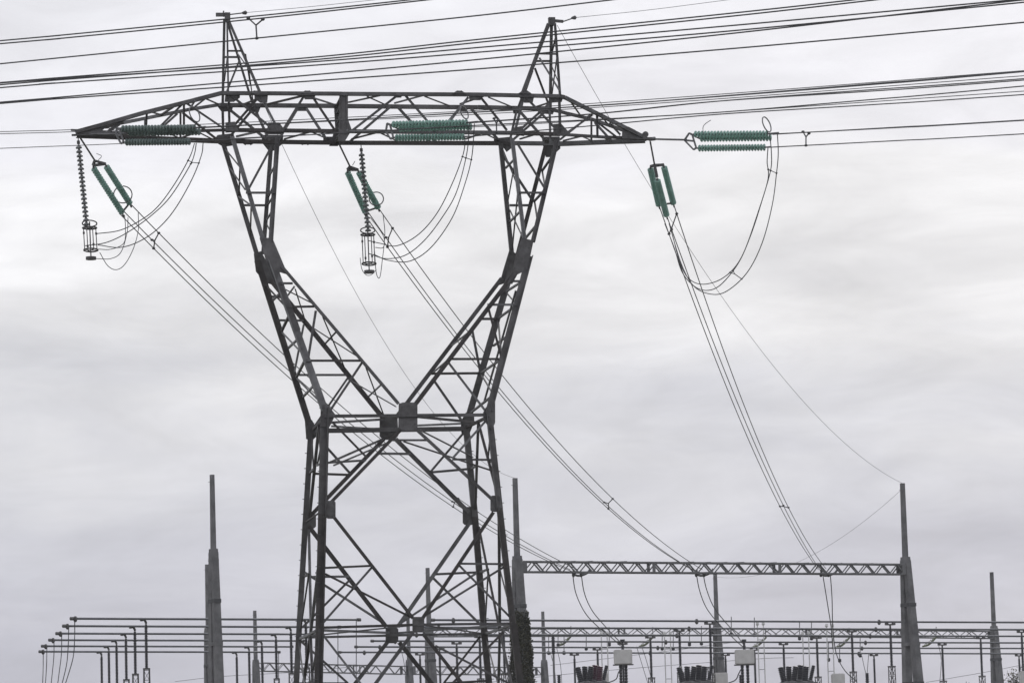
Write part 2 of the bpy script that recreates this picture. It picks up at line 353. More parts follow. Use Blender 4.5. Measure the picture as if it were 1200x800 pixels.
# right window leg
M('wr', 'window_leg', .14,
  NN([(653, 162, 624, 284), (600, 162, 614.5, 280)], .19) + FF([(641, 165, 606, 300), (587, 168, 600, 296)], .19)
  + NN([(620, 300, 572.5, 482)], .28) + NN([(603, 320, 487, 473)], .19) + FF([(601, 310, 547, 496)], .30) + FF([(588, 326, 464, 489)], .19)
  + NN([(608, 226, 638, 226), (606, 168, 639, 222), (571, 357, 606, 357), (525, 420.5, 586, 420.5), (598, 329.5, 610, 329.5), (572, 360, 587, 417), (525, 424, 571, 484)], .12)
  + FF([(597, 240.5, 624, 240.5), (587, 178, 625, 236), (560, 373.5, 583, 373.5), (505, 437.5, 563, 437), (553, 384, 563, 436), (507, 443, 545, 498)], .12)
  + [('f', 588, 174, 'n', 607, 220, .08), ('n', 607, 220, 'f', 600, 292, .07), ('n', 602, 186, 'f', 591, 197, .09), ('f', 597, 245, 'n', 612, 277, .08), ('n', 609, 248, 'f', 597, 260, .09), ('n', 603, 190, 'f', 595, 235, .06),
     ('n', 648, 180, 'f', 634, 200, .1), ('f', 634, 200, 'n', 638, 222, .1), ('n', 638, 222, 'f', 625, 236, .1), ('f', 625, 236, 'n', 629, 262, .1), ('n', 629, 262, 'f', 614, 280, .1),
     ('n', 611, 330, 'f', 592, 342, .1), ('f', 592, 342, 'n', 605, 357, .1), ('n', 605, 357, 'f', 583, 373, .1), ('f', 583, 373, 'n', 587, 418, .1), ('n', 596, 392, 'f', 577, 405, .1), ('n', 588, 420, 'f', 563, 437, .1),
     ('f', 563, 437, 'n', 578, 462, .1), ('n', 578, 462, 'f', 550, 484, .1), ('n', 603, 340, 'f', 566, 470, .09),
     ('n', 573, 357, 'f', 560, 373, .07), ('n', 550, 388, 'f', 528, 405, .07), ('n', 526, 420, 'f', 506, 437, .07)])
gusset('wr', 'n', [(611, 279), (625, 282), (618, 316), (606, 322), (600, 333), (594, 333), (601, 316), (604, 300)])
gusset('wr', 'f', [(597, 293), (606, 297), (604, 320), (594, 331), (585, 334), (590, 316)])
# bridge of the crossarm
M('bridge', 'crossarm', .14,
  NN([(261, 109.5, 400, 110.2), (400, 110.2, 560, 111), (560, 111, 656, 113), (266, 152.5, 400, 154), (400, 154, 600, 156), (600, 156, 656, 157.5)], .19)
  + FF([(258, 123, 400, 124), (400, 124, 560, 125.5), (560, 125.5, 643, 127.5), (258, 165, 400, 167), (400, 167, 600, 167.5), (600, 167.5, 648, 168)], .18)
  + NN([(268, 110, 269, 152), (304, 110, 326, 152), (614, 112, 603, 155), (655, 113, 656, 156), (272, 113, 318, 150), (304, 113, 272, 150), (616, 114, 652, 152), (650, 116, 610, 152),
        (356, 113, 332, 152), (366, 113, 392, 152), (467, 111, 413, 153), (475, 112, 511, 154), (549, 114, 516, 154), (563, 114, 594, 153)], .13)
  + FF([(261, 124, 262, 165), (297, 124, 316, 165), (606, 127, 597, 167), (644, 127, 645, 168), (266, 126, 312, 163), (297, 127, 267, 163), (608, 129, 640, 165), (640, 130, 600, 165),
        (349, 127, 326, 165), (359, 127, 383, 164), (459, 124, 410, 166), (466, 125, 503, 166), (538, 128, 509, 166), (552, 127, 585, 165)], .13)
  + [('f', 306, 124, 'n', 356, 112, .1), ('n', 368, 115, 'f', 393, 123, .1), ('f', 408, 120, 'n', 445, 112, .08), ('n', 430, 113, 'f', 452, 123, .08), ('f', 461, 121, 'n', 494, 112, .08), ('n', 497, 113, 'f', 526, 124, .08),
     ('f', 538, 122, 'n', 565, 113, .08), ('n', 572, 114, 'f', 599, 125, .08), ('f', 276, 160, 'n', 302, 154, .1), ('f', 333, 163, 'n', 362, 155, .08), ('n', 365, 155, 'f', 384, 163, .08), ('f', 412, 163, 'n', 443, 155, .08),
     ('n', 443, 155, 'f', 464, 165, .08), ('f', 545, 163, 'n', 565, 156, .08), ('n', 566, 156, 'f', 583, 164, .08), ('f', 608, 163, 'n', 628, 157, .08), ('n', 632, 158, 'f', 642, 165, .08), ('f', 280, 124, 'n', 300, 116, .08), ('f', 625, 126, 'n', 650, 118, .08)])
# centre post: a riveted box plate joining both faces
for f_, xs_ in (('n', [(397.5, 109), (407.5, 109), (407.5, 140), (412, 153), (404, 166), (396, 166), (397, 140)]), ('f', [(391.5, 122), (400, 122), (402, 165), (396, 171), (386, 171), (393, 150)])):
    gusset('bridge', f_, xs_, .05)
bm = part('bridge')[1]
for a, b in (((402, 112), (396, 124)), ((402, 120), (397, 133)), ((402, 130), (398, 144)), ((402, 142), (398, 156)), ((402, 153), (395, 167))):
    bar(bm, P('n', *a), P('f', *b), .22, .05)
for g in ([(264, 110), (281, 110), (281, 115), (274, 120), (263, 120)], [(298, 110), (314, 110), (313, 121), (305, 121), (298, 116)], [(355, 111), (370, 111), (368, 117), (357, 117)],
          [(461, 109), (472, 109), (470, 115), (462, 115)], [(549, 112), (565, 112), (563, 118), (550, 118)], [(606, 112), (626, 112), (624, 121), (614, 121)], [(642, 113), (660, 113), (658, 120), (645, 121)],
          [(264, 144), (275, 143), (280, 155), (264, 156)], [(314, 144), (327, 144), (333, 152), (330, 158), (312, 158)], [(602, 150), (612, 148), (614, 160), (598, 158)], [(648, 146), (657, 145), (667, 156), (666, 159), (648, 159)]):
    gusset('bridge', 'n', g)
for g in ([(253, 122), (274, 122), (272, 130), (260, 131)], [(291, 122), (307, 122), (303, 132), (294, 131)], [(348, 124), (361, 124), (359, 130), (349, 130)], [(537, 124), (550, 124), (547, 131), (540, 131)],
          [(600, 124), (613, 124), (611, 133), (602, 133)], [(634, 126), (652, 126), (648, 134), (636, 133)], [(255, 158), (274, 156), (276, 170), (262, 172), (250, 165)], [(306, 158), (332, 158), (332, 168), (322, 176), (316, 178), (308, 168)],
          [(579, 162), (600, 160), (604, 170), (594, 178), (588, 170), (579, 168)], [(635, 160), (656, 160), (657, 174), (646, 184), (640, 184), (637, 172)], [(379, 160), (392, 160), (392, 168), (379, 168)]):
    gusset('bridge', 'f', g)
for x in (291, 358, 432, 495, 549, 615, 675):    # splice plates under the far lower chord
    gusset('bridge' if x < 660 else 'armr', 'f', [(x - 9, 166), (x + 9, 166), (x + 4, 169.6), (x + 1, 168.8), (x - 1, 168.8), (x - 4, 169.6)], .04, .06)
for x in (300, 360, 538, 615):
    gusset('bridge', 'n', [(x - 8, 110), (x - 3, 106.8), (x + 3, 106.8), (x + 8, 110.5)], .04, .05)
bm = part('bridge')[1]
for x0, x1 in ((399, 398.5), (405.5, 405)): bar(bm, P('n', x0, 111) + NB * .12, P('n', x1, 152) + NB * .12, .05, .08)
# arms
M('arml', 'crossarm_tip', .13,
  NN([(90, 154.5, 116, 147.5), (116, 147.5, 170, 132), (170, 132, 228, 117.5), (228, 117.5, 261, 109)], .2) + NN([(90, 157, 180, 155, .18), (180, 155, 266, 152.5, .16)])
  + FF([(100, 154, 145, 143.5), (145, 143.5, 220, 128.5), (220, 128.5, 258, 122.5)], .16) + FF([(90, 158.5, 160, 161), (160, 161, 258, 165)], .2)
  + NN([(215.5, 121, 215.5, 153), (172, 132, 171, 154), (213, 123, 186, 150), (218, 121, 264, 152), (148, 139, 126, 154)], .11) + FF([(211.5, 131, 211.5, 163), (170, 139, 170, 161), (208, 133, 178, 160), (214, 132, 254, 163), (140, 146, 122, 158)], .11)
  + [('n', 239, 115, 'f', 255, 122, .09), ('n', 203, 125, 'f', 188, 135, .09), ('n', 176, 131, 'f', 190, 135, .09), ('n', 190, 153, 'f', 210, 162, .08), ('f', 211, 162, 'n', 230, 155, .08), ('n', 155, 155, 'f', 172, 161, .08), ('n', 228, 118, 'f', 222, 128, .08), ('f', 222, 129, 'n', 240, 115, .07), ('n', 232, 155, 'f', 250, 164, .08)])
gusset('arml', 'n', [(87, 153), (95, 151), (104, 151), (112, 147.5), (126, 144.5), (124, 150), (119, 154), (138, 155), (138, 160), (90, 160)], .06)
M('armr', 'crossarm_tip', .13,
  NN([(656, 113, 662, 114.5), (662, 114.5, 752, 159.5)], .2) + NN([(656, 157.5, 710, 161), (710, 161, 757, 162.5)], .17) + FF([(643, 127.5, 662, 132), (662, 132, 692, 139), (692, 139, 732, 153)], .16) + FF([(648, 168.5, 712, 166), (712, 166, 756, 164.5)], .2)
  + NN([(699.5, 134, 700, 160), (694, 135, 664, 156), (701, 144, 723, 161), (714, 144, 727, 158)], .11) + FF([(693, 141, 693, 166), (686, 140, 656, 164), (697, 143, 716, 164)], .11)
  + [('n', 668, 119, 'f', 680, 136, .1), ('n', 705, 137, 'f', 714, 148, .09), ('f', 660, 165, 'n', 680, 160, .08), ('n', 682, 160, 'f', 693, 165, .08), ('n', 705, 160, 'f', 715, 165, .1), ('f', 686, 138, 'n', 695, 133, .08)])
gusset('armr', 'n', [(729, 151), (736, 149), (744, 153), (748, 159), (757, 161), (757, 166), (728, 167)], .06)
# peaks
M('pkl', 'earth_wire_peak', .1, NN([(266, 22, 267.5, 111)], .09) + NN([(267, 22, 306, 111)], .14) + FF([(263, 22, 261, 124)], .14) + FF([(266, 24, 297, 124)], .11)
  + NN([(266, 60, 284, 60)], .1) + FF([(262, 67, 281, 67), (281, 70, 264, 112)], .1) + [('n', 286, 63, 'f', 292, 100, .08), ('f', 278, 62, 'n', 291, 80, .07), ('n', 266, 62, 'f', 262, 95, .06), ('n', 291, 80, 'f', 296, 118, .06)])
M('pkr', 'earth_wire_peak', .1, NN([(650, 28, 656, 113)], .12) + NN([(642.5, 28, 611, 112)], .17) + FF([(646.5, 28, 645, 127)], .15) + FF([(644, 28, 607, 127)], .13)
  + NN([(630, 63, 652, 63.5), (632, 68, 656, 107)], .1) + FF([(628, 71.5, 646, 71.5), (627, 80, 643, 122)], .1) + [('n', 652, 66, 'f', 646, 112, .06), ('f', 645.5, 75, 'n', 656, 100, .06), ('f', 624, 83, 'n', 616, 106, .06), ('n', 651, 40, 'f', 646, 60, .08)])
bm = part('pkl')[1]; tL = onW(264, 20, 0); bar(bm, onW(253, 17.5, 0), onW(268, 17.5, 0), .12, .16); bar(bm, onW(262, 13, 0), onW(262, 20, 0), .06, .06); box(bm, onW(266.5, 20, 0), UA * .12, WA * .12, V((0, 0, .18)))
bm = part('pkr')[1]; bar(bm, onW(643, 24, 0), onW(660, 25.5, 0), .12, .12); box(bm, onW(646.5, 25.5, 0), UA * .15, WA * .12, V((0, 0, .18)))
bm = part('armr')[1]; lathe(bm, onW(756, 158, 0) - WA * .12, onW(756, 158, 0) + WA * .2, [(0, .14), (.24, .14)], 12); bar(bm, onW(750, 162.5, 0), onW(765, 163, 0), .25, .12)
bm = part('arml')[1]; bar(bm, onW(83, 152.5, 0), onW(100, 153, 0), .1, .08); bar(bm, onW(84, 158.5, 0), onW(98, 158, 0), .1, .08)
TONES = False
for k, (nm, bm, gs) in PARTS.items():
    po = build(nm, bm, [STEEL, STEELA, STEELB], pyl)
    for face, poly, th, off in gs:
        gb = bmesh.new(); n = NB if face == 'n' else FB
        a = [P(face, *p) + n * off for p in poly]; r1 = [gb.verts.new(p) for p in a]; r2 = [gb.verts.new(p + n * th) for p in a]
        gb.faces.new(r1); gb.faces.new(r2[::-1])
        for i in range(len(a)):
            j = (i + 1) % len(a); gb.faces.new((r1[i], r1[j], r2[j], r2[i]))
        c = sum(a, V()) / len(a)                       # bolt heads on the plate
        for p in a:
            q = p.lerp(c, .3); lathe(gb, q + n * (th - .002), q + n * (th + .03), [(0, .028), (.03, .028)], 6)
        build('gusset_plate', gb, random.choice((STEELD, STEELD, STEEL)), po)

# ------------------------------------------------------------------ insulators and conductors
def disc_string(bm, a, b, nd, R, gi=0, mi=1):
    L = (b - a).length; d = (b - a).normalized(); pit = L / nd
    tube(bm, [a, b], .022, 6, mi)
    for i in range(nd):
        s = a + d * (pit * (i + .15)); h = pit * .8
        lathe(bm, s, s + d * h, [(0, .05), (h * .35, .055)], 8, mi)
        lathe(bm, s + d * h * .3, s + d * h * 1.3, [(0, .055), (h * .22, R * .8), (h * .5, R), (h * .78, R * .97), (h * .7, R * .6), (h * .8, .05)], 14, gi)
def cat(o, *a): return tag(o, *a)
def wire(name, pts, r, label, c, group=None, m=None, sp=8):
    bm = bmesh.new(); tube(bm, spline([V(p) for p in pts], sp), r, 6)
    return tag(build(name, bm, m or WIRE, None, True), label, c, group)
tipL, tipM, tipR = onW(92, 158, 0), P('n', 403, 154), onW(762, 163, 0)
# the line leaves the crossarm 22 degrees towards the viewer
AL = math.radians(22); LD = V((math.cos(AL), -math.sin(AL), 0))
def pl(tip, x, y): return onplane(x, y, tip, LD)
GLASSL = mat('grimy_green_glass', (.20, .26, .25), .3, 0, .3, 1.5, trans=.1, col2=(.30, .37, .35)); translucent(GLASSL, (.42, .52, .50), .4)
def out_string(nm, tip, start, yoke, s1, s2, label, ring, horn, jumpy=False):
    root = empty('tension_insulator', pl(tip, *start), label, 'insulator', 'line-side tension insulators on the crossarm')
    off = V((LD.y, -LD.x, 0)).normalized()
    yk = pl(tip, *yoke)
    bm = bmesh.new(); tube(bm, [pl(tip, *start), pl(tip, yoke[0] - 1, yoke[1])], .045, 8); lathe(bm, pl(tip, *start) - LD * .1, pl(tip, *start) + LD * .2, [(0, .09), (.3, .09)], 8); build('link_rod', bm, GALV, root)
    bm = bmesh.new(); p1, p2 = pl(tip, s1[0] - 3, s1[1]), pl(tip, s2[0] - 3, s2[1])
    vs = [yk - LD * .16, p1 + V((0, 0, .06)) - LD * .05, p1 + LD * .08, p2 + LD * .08, p2 - V((0, 0, .06)) - LD * .05]
    for a_, b_ in zip(vs, vs[1:] + vs[:1]): bar(bm, a_, b_, .07, .08, off)
    bar(bm, vs[0], (vs[2] + vs[3]) / 2, .08, .08, off)
    for q, s in ((p1, s1), (p2, s2)): tube(bm, [q, pl(tip, s[0] + 1, s[1])], .03, 6)
    build('yoke_plate', bm, GALV, root)
    ends = []
    s3 = (s1[0] + 4, s1[1] + 3.5, s1[2] + 1, s1[3] + 3)
    for s in (s1, s2, s3):
        bm = bmesh.new(); a, b = pl(tip, s[0], s[1]), pl(tip, s[2], s[3])
        if s is s3: a, b = a - off * .38, b - off * .38; tube(bm, [p1 - off * .02, a], .03, 6, 1)
        disc_string(bm, a, b, 23, .16); build('insulator_string', bm, [GLASSL if nm == 'l' else GLASS, GALV], root, True); ends.append(b)
    bm = bmesh.new(); e1 = ends[0] + LD * .55; e2 = ends[1] + LD * .3
    bar(bm, ends[0], e1, .1, .06); build('line_clamp', bm, GALV, root); bm = bmesh.new(); bar(bm, ends[1], e2, .06, .06); build('line_clamp', bm, GALV, root)
    if ring:
        bm = bmesh.new(); ringt(bm, pl(tip, *ring[0]), V((.80, -.5, .25)), ring[1], .03, 1.0); tube(bm, [pl(tip, ring[0][0] + 2, ring[0][1] + ring[1] * 22), ends[0] + V((0, 0, .05))], .025, 5); build('corona_ring', bm, GALV, root)
    if horn:
        bm = bmesh.new(); tube(bm, spline([pl(tip, *h) for h in horn], 5), .018, 5); build('arcing_horn', bm, GALV, root)
    return e1, e2
eR = out_string('r', tipR, (763, 163), (806, 164), (812, 157.5, 899, 157), (817, 173.8, 896, 172.8), 'green glass double insulator pointing right from the right tip of the crossarm', ((898.5, 146), .36), [(824, 156), (824, 149), (827, 145), (833, 141)])
eM = out_string('m', tipM, (404, 154), (456, 154), (458, 146, 547, 144), (462, 161.5, 543, 160.5), 'green glass double insulator lying in front of the middle of the crossarm', ((544, 132), .3), None)
eL = out_string('l', tipL, (92, 157), (140, 157.5), (141, 151, 228, 150), (146, 166.8, 222, 166), 'green glass double insulator in front of the left arm of the crossarm', ((228, 134), .36), None)

WR = .026
side3 = ('upper rear', 'upper front', 'lower')
def span(tip, rows, phase, ends):
    for (pts, sd_) in zip(rows, side3):
        dy = 0.28 if sd_ == 'upper rear' else (-.28 if sd_ == 'upper front' else 0)
        P3 = [pl(tip, *p) + V((LD.y * -dy, LD.x * dy, 0)) * 1.0 for p in pts]
        d = (P3[-1] - P3[-2]); d2 = d.normalized()
        for k in (1, 2, 3): P3.append(P3[-1] + V((d2.x, d2.y, d2.z + .004 * k)) * 35)
        wire('power_conductor', P3, WR, f'{sd_} wire of the three leaving the {phase} end insulator towards the right', 'power line', f'conductors leaving the {phase} insulator')
span(tipR, [[(903, 156.5), (1050, 148), (1200, 139.5)], [(903, 158.5), (1050, 151), (1200, 142.5)], [(897, 173), (1050, 165), (1200, 157)]], 'right', eR)
span(tipM, [[(549, 143), (700, 132), (840, 117.5), (1020, 104), (1200, 91)], [(549, 145), (700, 134.5), (840, 120.3), (1020, 108.5), (1200, 95.5)], [(545, 160.5), (700, 147), (840, 134.3), (1020, 123), (1200, 111)]], 'middle', eM)
span(tipL, [[(230, 149), (400, 139.5), (560, 130), (700, 122.5), (840, 111.7), (1020, 97), (1200, 82)], [(230, 151), (400, 142), (560, 133), (700, 125), (840, 115), (1020, 101), (1200, 85.7)], [(224, 166), (400, 156), (560, 147), (700, 140), (840, 132), (1020, 117), (1200, 101)]], 'left', eL)
def spacer(pa, pb, pc, label, r=.03):
    """three-armed bundle spacer between the wires at pa, pb, pc"""
    c = (pa + pb + pc) / 3; root = empty('bundle_spacer', c, label, 'spacer', 'spacers clamped on the wire bundles')
    bm = bmesh.new()
    for p in (pa, pb, pc): tube(bm, [c, p], r, 6)
    build('spacer_arm', bm, WIRE, root)
    for p in (pa, pb, pc):
        bm = bmesh.new(); lathe(bm, p - LD * r * 2.2, p + LD * r * 2.2, [(0, r * 1.2), (r * 1.2, r * 1.9), (r * 3.2, r * 1.9), (r * 4.4, r * 1.2)], 8); build('wire_clamp', bm, WIRE, root)
spacer(pl(tipR, 941, 154.5), pl(tipR, 948, 156.5), pl(tipR, 944.5, 170.5), 'small Y spacer on the wires just right of the right insulator')
spacer(pl(tipM, 579, 139), pl(tipM, 584, 141), pl(tipM, 582, 155), 'small Y spacer on the wires seen inside the right part of the crossarm')

# foreign circuits crossing the top of the view, nearer than the pylon
FO = V((-7, 122, 0))
def fx(x, y): return onplane(x, y, FO, LD)
def xwire(pts, label, group, r=.024, P0=FO, c='power line', m=None):
    P3 = [onplane(x, y, P0, LD) for x, y in pts]
    a = (P3[0] - P3[1]).normalized(); b = (P3[-1] - P3[-2]).normalized()
    pre = [P3[0] + V((a.x, a.y, a.z + .01)) * 60, P3[0] + a * 25]; post = [P3[-1] + b * 8, P3[-1] + b * 20]
    wire('power_conductor', pre + P3 + post, r, label, c, group, m)
gt, gm, gl = 'top crossing wire bundle', 'second crossing wire bundle', 'third crossing wire bundle'
xwire([(0, 48), (60, 42.6), (210, 28), (360, 13), (500, -2)], 'uppermost dark wire crossing the top left corner above the left peak', gt)
xwire([(0, 51.5), (60, 46.3), (210, 31.5), (360, 16), (520, -2)], 'dark wire running just under the uppermost one in the top left corner', gt)
xwire([(0, 75), (60, 69), (210, 54), (360, 39), (560, 18.5), (735, -2)], 'single wire crossing both peaks, below the uppermost pair', gt)
spacer(fx(291, 21.5), fx(308, 23), fx(301, 45), 'Y spacer hanging on the wires right beside the left peak', .026)
xwire([(0, 97), (60, 92), (360, 68), (560, 46.5), (860, 15.5), (1020, -2)], 'upper wire of the thick looking pair halfway up the right peak', gm)
xwire([(0, 99.5), (60, 94.5), (360, 71), (560, 50), (860, 19), (1045, -2)], 'lower wire of the thick looking pair halfway up the right peak', gm)
xwire([(0, 120), (60, 115), (360, 88.5), (560, 70), (860, 39.2), (1200, 0)], 'crossing wire passing just under the horizontals of the right peak', gm)
xwire([(0, 97.5), (60, 93), (360, 73.2), (560, 56), (860, 30), (1200, -1)], 'crossing wire fourth from the bottom of those over the bridge', gl)
xwire([(0, 103), (60, 98), (360, 77.3), (560, 61.5), (860, 36.2), (1200, 3)], 'crossing wire third from the bottom of those over the bridge', gl)
xwire([(0, 121.5), (60, 116.5), (360, 95.5), (560, 81), (860, 57), (1200, 26.5)], 'lowest of the crossing wires above the bridge', gl)
BO = V((-5, 215, 0)); gb_ = 'wires passing behind the crossarm'
xwire([(0, 154.5), (88, 152), (340, 141), (700, 121), (1200, 83)], 'upper of the thin wires passing behind the left crossarm tip', gb_, .024, BO)
xwire([(0, 157), (88, 154.5), (340, 144.5), (700, 126), (1200, 89)], 'middle of the thin wires passing behind the left crossarm tip', gb_, .024, BO)
xwire([(0, 174), (140, 168.5), (340, 159), (700, 141), (1200, 107)], 'lower of the thin wires passing behind the left crossarm tip', gb_, .024, BO)
# earth wires of the pylon, line side
pkL, pkR = onW(268, 17.5, 0), onW(660, 25.5, 0)
def earth_out(pk, pts, which):
    root = empty('earth_wire_clamp', pk, f'short clamp rod at the top of the {which} peak', 'clamp', 'earth wire clamps on the peaks')
    bm = bmesh.new(); q = onplane(*pts[1], pk, LD); tube(bm, [pk, q], .03, 6); build('rod', bm, GALV, root)
    bm = bmesh.new(); lathe(bm, q - LD * .14, q + LD * .1, [(0, .04), (.06, .07), (.14, .09), (.18, .1), (.24, .04)], 8); build('clamp_block', bm, STEELD, root)
    P3 = [onplane(*p, pk, LD) for p in pts[1:]]; b = (P3[-1] - P3[-2]).normalized()
    wire('earth_wire', P3 + [P3[-1] + b * 15], .012, f'thin earth wire going up right from the {which} peak', 'earth wire', 'earth wires leaving the peaks', WIREL)
earth_out(pkL, [(268, 17.5), (287, 15.2), (360, 8.5), (450, -1)], 'left')
earth_out(pkR, [(660, 25), (673, 21), (760, 12), (870, -2)], 'right')

# ---- substation gantry positions (row one)
def Yrow1(px): return 260 + (px - 248) * (24 / 809.0)
GA, GB = atY(603.5, 560, 270), atY(1057.5, 566, 284)
# downleads
def down_string(tip, start, yk, strs, label, ring=None, dep=2.7, horn=None):
    Y0 = tip.y
    q = lambda p, t: atY(p[0], p[1], Y0 + dep * t)
    root = empty('tension_insulator', q(start, 0), label, 'insulator', 'station-side tension insulators under the crossarm')
    bm = bmesh.new(); k0 = q((yk[0], yk[1]), .28); tube(bm, [q(start, 0), k0], .04, 8); build('link_rod', bm, STEELD, root)
    bm = bmesh.new(); yl = [q((s[0], s[1] - 2), .3) for s in strs]
    for y_ in yl: bar(bm, k0 - V((0, 0, .02)), y_, .1, .1)
    bar(bm, yl[0], yl[-1], .1, .12)
    for y_, s in zip(yl, strs): bar(bm, y_, q((s[0], s[1]), .32), .05, .05)
    build('yoke_plate', bm, STEELD, root); es = []
    for s in strs:
        bm = bmesh.new(); a, b = q((s[0], s[1]), .32), q((s[2], s[3]), 1); disc_string(bm, a, b, 20, .15); es.append(b)
        build('insulator_string', bm, [GLASS, GALV], root, True)
    bm = bmesh.new(); bar(bm, es[0], es[-1], .1, .07)
    build('end_yoke', bm, STEELD, root)
    for e in es: bm = bmesh.new(); bar(bm, e, e + V((.05, .25, -.15)), .06, .06); build('cable_clamp', bm, STEELD, root)
    if ring:
        bm = bmesh.new(); ringt(bm, q(ring[0], .85), V((.3, -.9, -.2)), ring[1], .028, .9); build('corona_ring', bm, GALV, root)
    if horn:
        bm = bmesh.new(); tube(bm, spline([q(h, .3) for h in horn], 4), .016, 5); build('arcing_horn', bm, GALV, root)
    return es
dL = down_string(tipL, (93, 160), (111, 188), [(109, 196, 143, 249), (124, 194, 152, 238)], 'green glass double insulator slanting down from the left crossarm tip', ((144, 228), .42), 2.7, [(115, 188), (119, 183), (113, 180)])
dM = down_string(P('f', 399, 168), (397, 168), (410, 195), [(407, 201, 428, 248), (420, 201, 443, 243)], 'green glass double insulator slanting down from the middle of the crossarm', ((441, 233), .34), 2.7, [(413, 194), (416, 189)])
dR = down_string(tipR, (762, 166), (767, 193), [(762, 197, 772, 240), (770, 210, 781, 252), (778, 195, 789, 238)], 'green glass triple insulator hanging steeply from the right crossarm tip', None, 2.7)
def vplane_wire(A, B, pix, r, label, group, m=None, name='power_conductor', c='power line'):
    """a span that runs straight in plan from A to B, its height read along the way"""
    dr = V((B.x - A.x, B.y - A.y, 0)); L = dr.length; dr.normalize()
    def curve(k):
        return [V((A.x, A.y, 0)) + dr * (L * i / 32) + V((0, 0, A.z + (B.z - A.z) * i / 32 - k * 4 * (i / 32) * (1 - i / 32))) for i in range(33)]
    def err(k):
        q = [proj(p) for p in curve(k)]; e = 0
        for x, y in pix:
            best = 1e9
            for (ax, ay), (bx, by) in zip(q, q[1:]):
                dx, dy = bx - ax, by - ay; t = max(0, min(1, ((x - ax) * dx + (y - ay) * dy) / (dx * dx + dy * dy + 1e-9)))
                best = min(best, (x - ax - t * dx) ** 2 + (y - ay - t * dy) ** 2)
            e += best
        return e
    k = min((n_ * .1 for n_ in range(-5, 140)), key=err)      # mid-span sag in metres
    P3 = curve(k); print('sag', label[:50], round(k, 2), round((err(k) / len(pix)) ** .5, 1))
    bm = bmesh.new(); tube(bm, P3, r, 6); tag(build(name, bm, m or WIRE, None, True), label, c, group); return P3
BY = lambda px: 270 + (px - 603) * (14 / 454.0)
def beam(px, py): return atY(px, py, BY(px))
DLW = {}
for nm, es, pix, ends in (
    ('left', dL, ([(200, 300), (260, 362), (330, 437), (480, 548), (560, 605), (600, 632)], [(200, 288), (260, 346), (330, 420), (480, 538), (560, 597), (600, 625)], [(200, 303), (260, 366), (330, 443), (480, 553), (560, 611), (600, 637)]), ((668, 667), (677, 667), (670, 669))),
    ('middle', dM, ([(475, 312), (540, 385), (600, 472), (660, 545), (713, 592), (760, 633)], [(475, 292), (540, 366), (600, 452), (660, 528), (720, 586), (770, 633)], [(475, 314), (540, 389), (600, 476), (660, 549), (713, 600), (760, 640)]), ((812, 667), (823, 667), (815, 669))),
    ('right', dR, ([(784, 280), (796, 316), (820, 372), (838, 422), (865, 492), (900, 563), (932, 619)], [(794, 260), (812, 316), (832, 372), (851, 422), (880, 492), (910, 563), (939, 619)], [(826, 372), (844, 422), (871, 492), (905, 565), (934, 619)]), ((959, 667), (968, 666), (962, 669)))):
    e3 = [es[0] + V((.08, 0, .05)), es[-1], es[0] - V((.06, 0, .10))] if len(es) == 2 else [es[0], es[2], es[1]]
    L = []
    for e, px_, en, sd_ in zip(e3, pix, ends, ('left hand', 'right hand', 'middle')):
        L.append(vplane_wire(e, beam(*en), px_, .024, f'{sd_} wire of the three dropping from the {nm} slanting insulator to the gantry beam', f'downleads from the {nm} insulator'))
    DLW[nm] = L
def near_wire(P3, px):   # point of a span whose projection has that x
    best = None
    for a, b in zip(P3, P3[1:]):
        pa = proj(a)[0]; pb = proj(b)[0]
        if (pa - px) * (pb - px) <= 0: return a.lerp(b, (px - pa) / (pb - pa))
    return P3[16]
for nm, xs_, lb in (('left', (530, 537, 531), 'Y spacer on the left downleads, seen inside the pylon body'), ('left', (178, 186, 180), 'Y spacer on the left downleads near the left slanting insulator'), ('middle', (708, 718, 713), 'Y spacer on the middle downleads above the gantry beam'),
                     ('middle', (452, 460, 454), 'Y spacer on the middle downleads close to the middle slanting insulator'), ('right', (914, 924, 918), 'Y spacer on the right downleads above the gantry beam'), ('right', (784, 793, 787), 'Y spacer on the right downleads just under the triple insulator')):
    a, b, c = [near_wire(w_, x_) for w_, x_ in zip(DLW[nm], xs_)]; spacer(a, b, c, lb, .03)
# earth wires to the gantry posts
pL2, pR2 = onW(266, 22, 0), onW(653, 30, 0)
vplane_wire(pL2, GA, [(332, 171), (400, 305), (440, 385), (484, 455), (540, 520)], .013, 'thin pale earth wire falling from the left peak through the open window of the pylon', 'earth wires falling to the gantry', WIREL, 'earth_wire', 'earth wire')
vplane_wire(pR2, GB, [(700, 115), (750, 200), (850, 350), (950, 480), (1010, 540)], .013, 'thin pale earth wire falling from the right peak to the tallest right post', 'earth wires falling to the gantry', WIREL, 'earth_wire', 'earth wire')

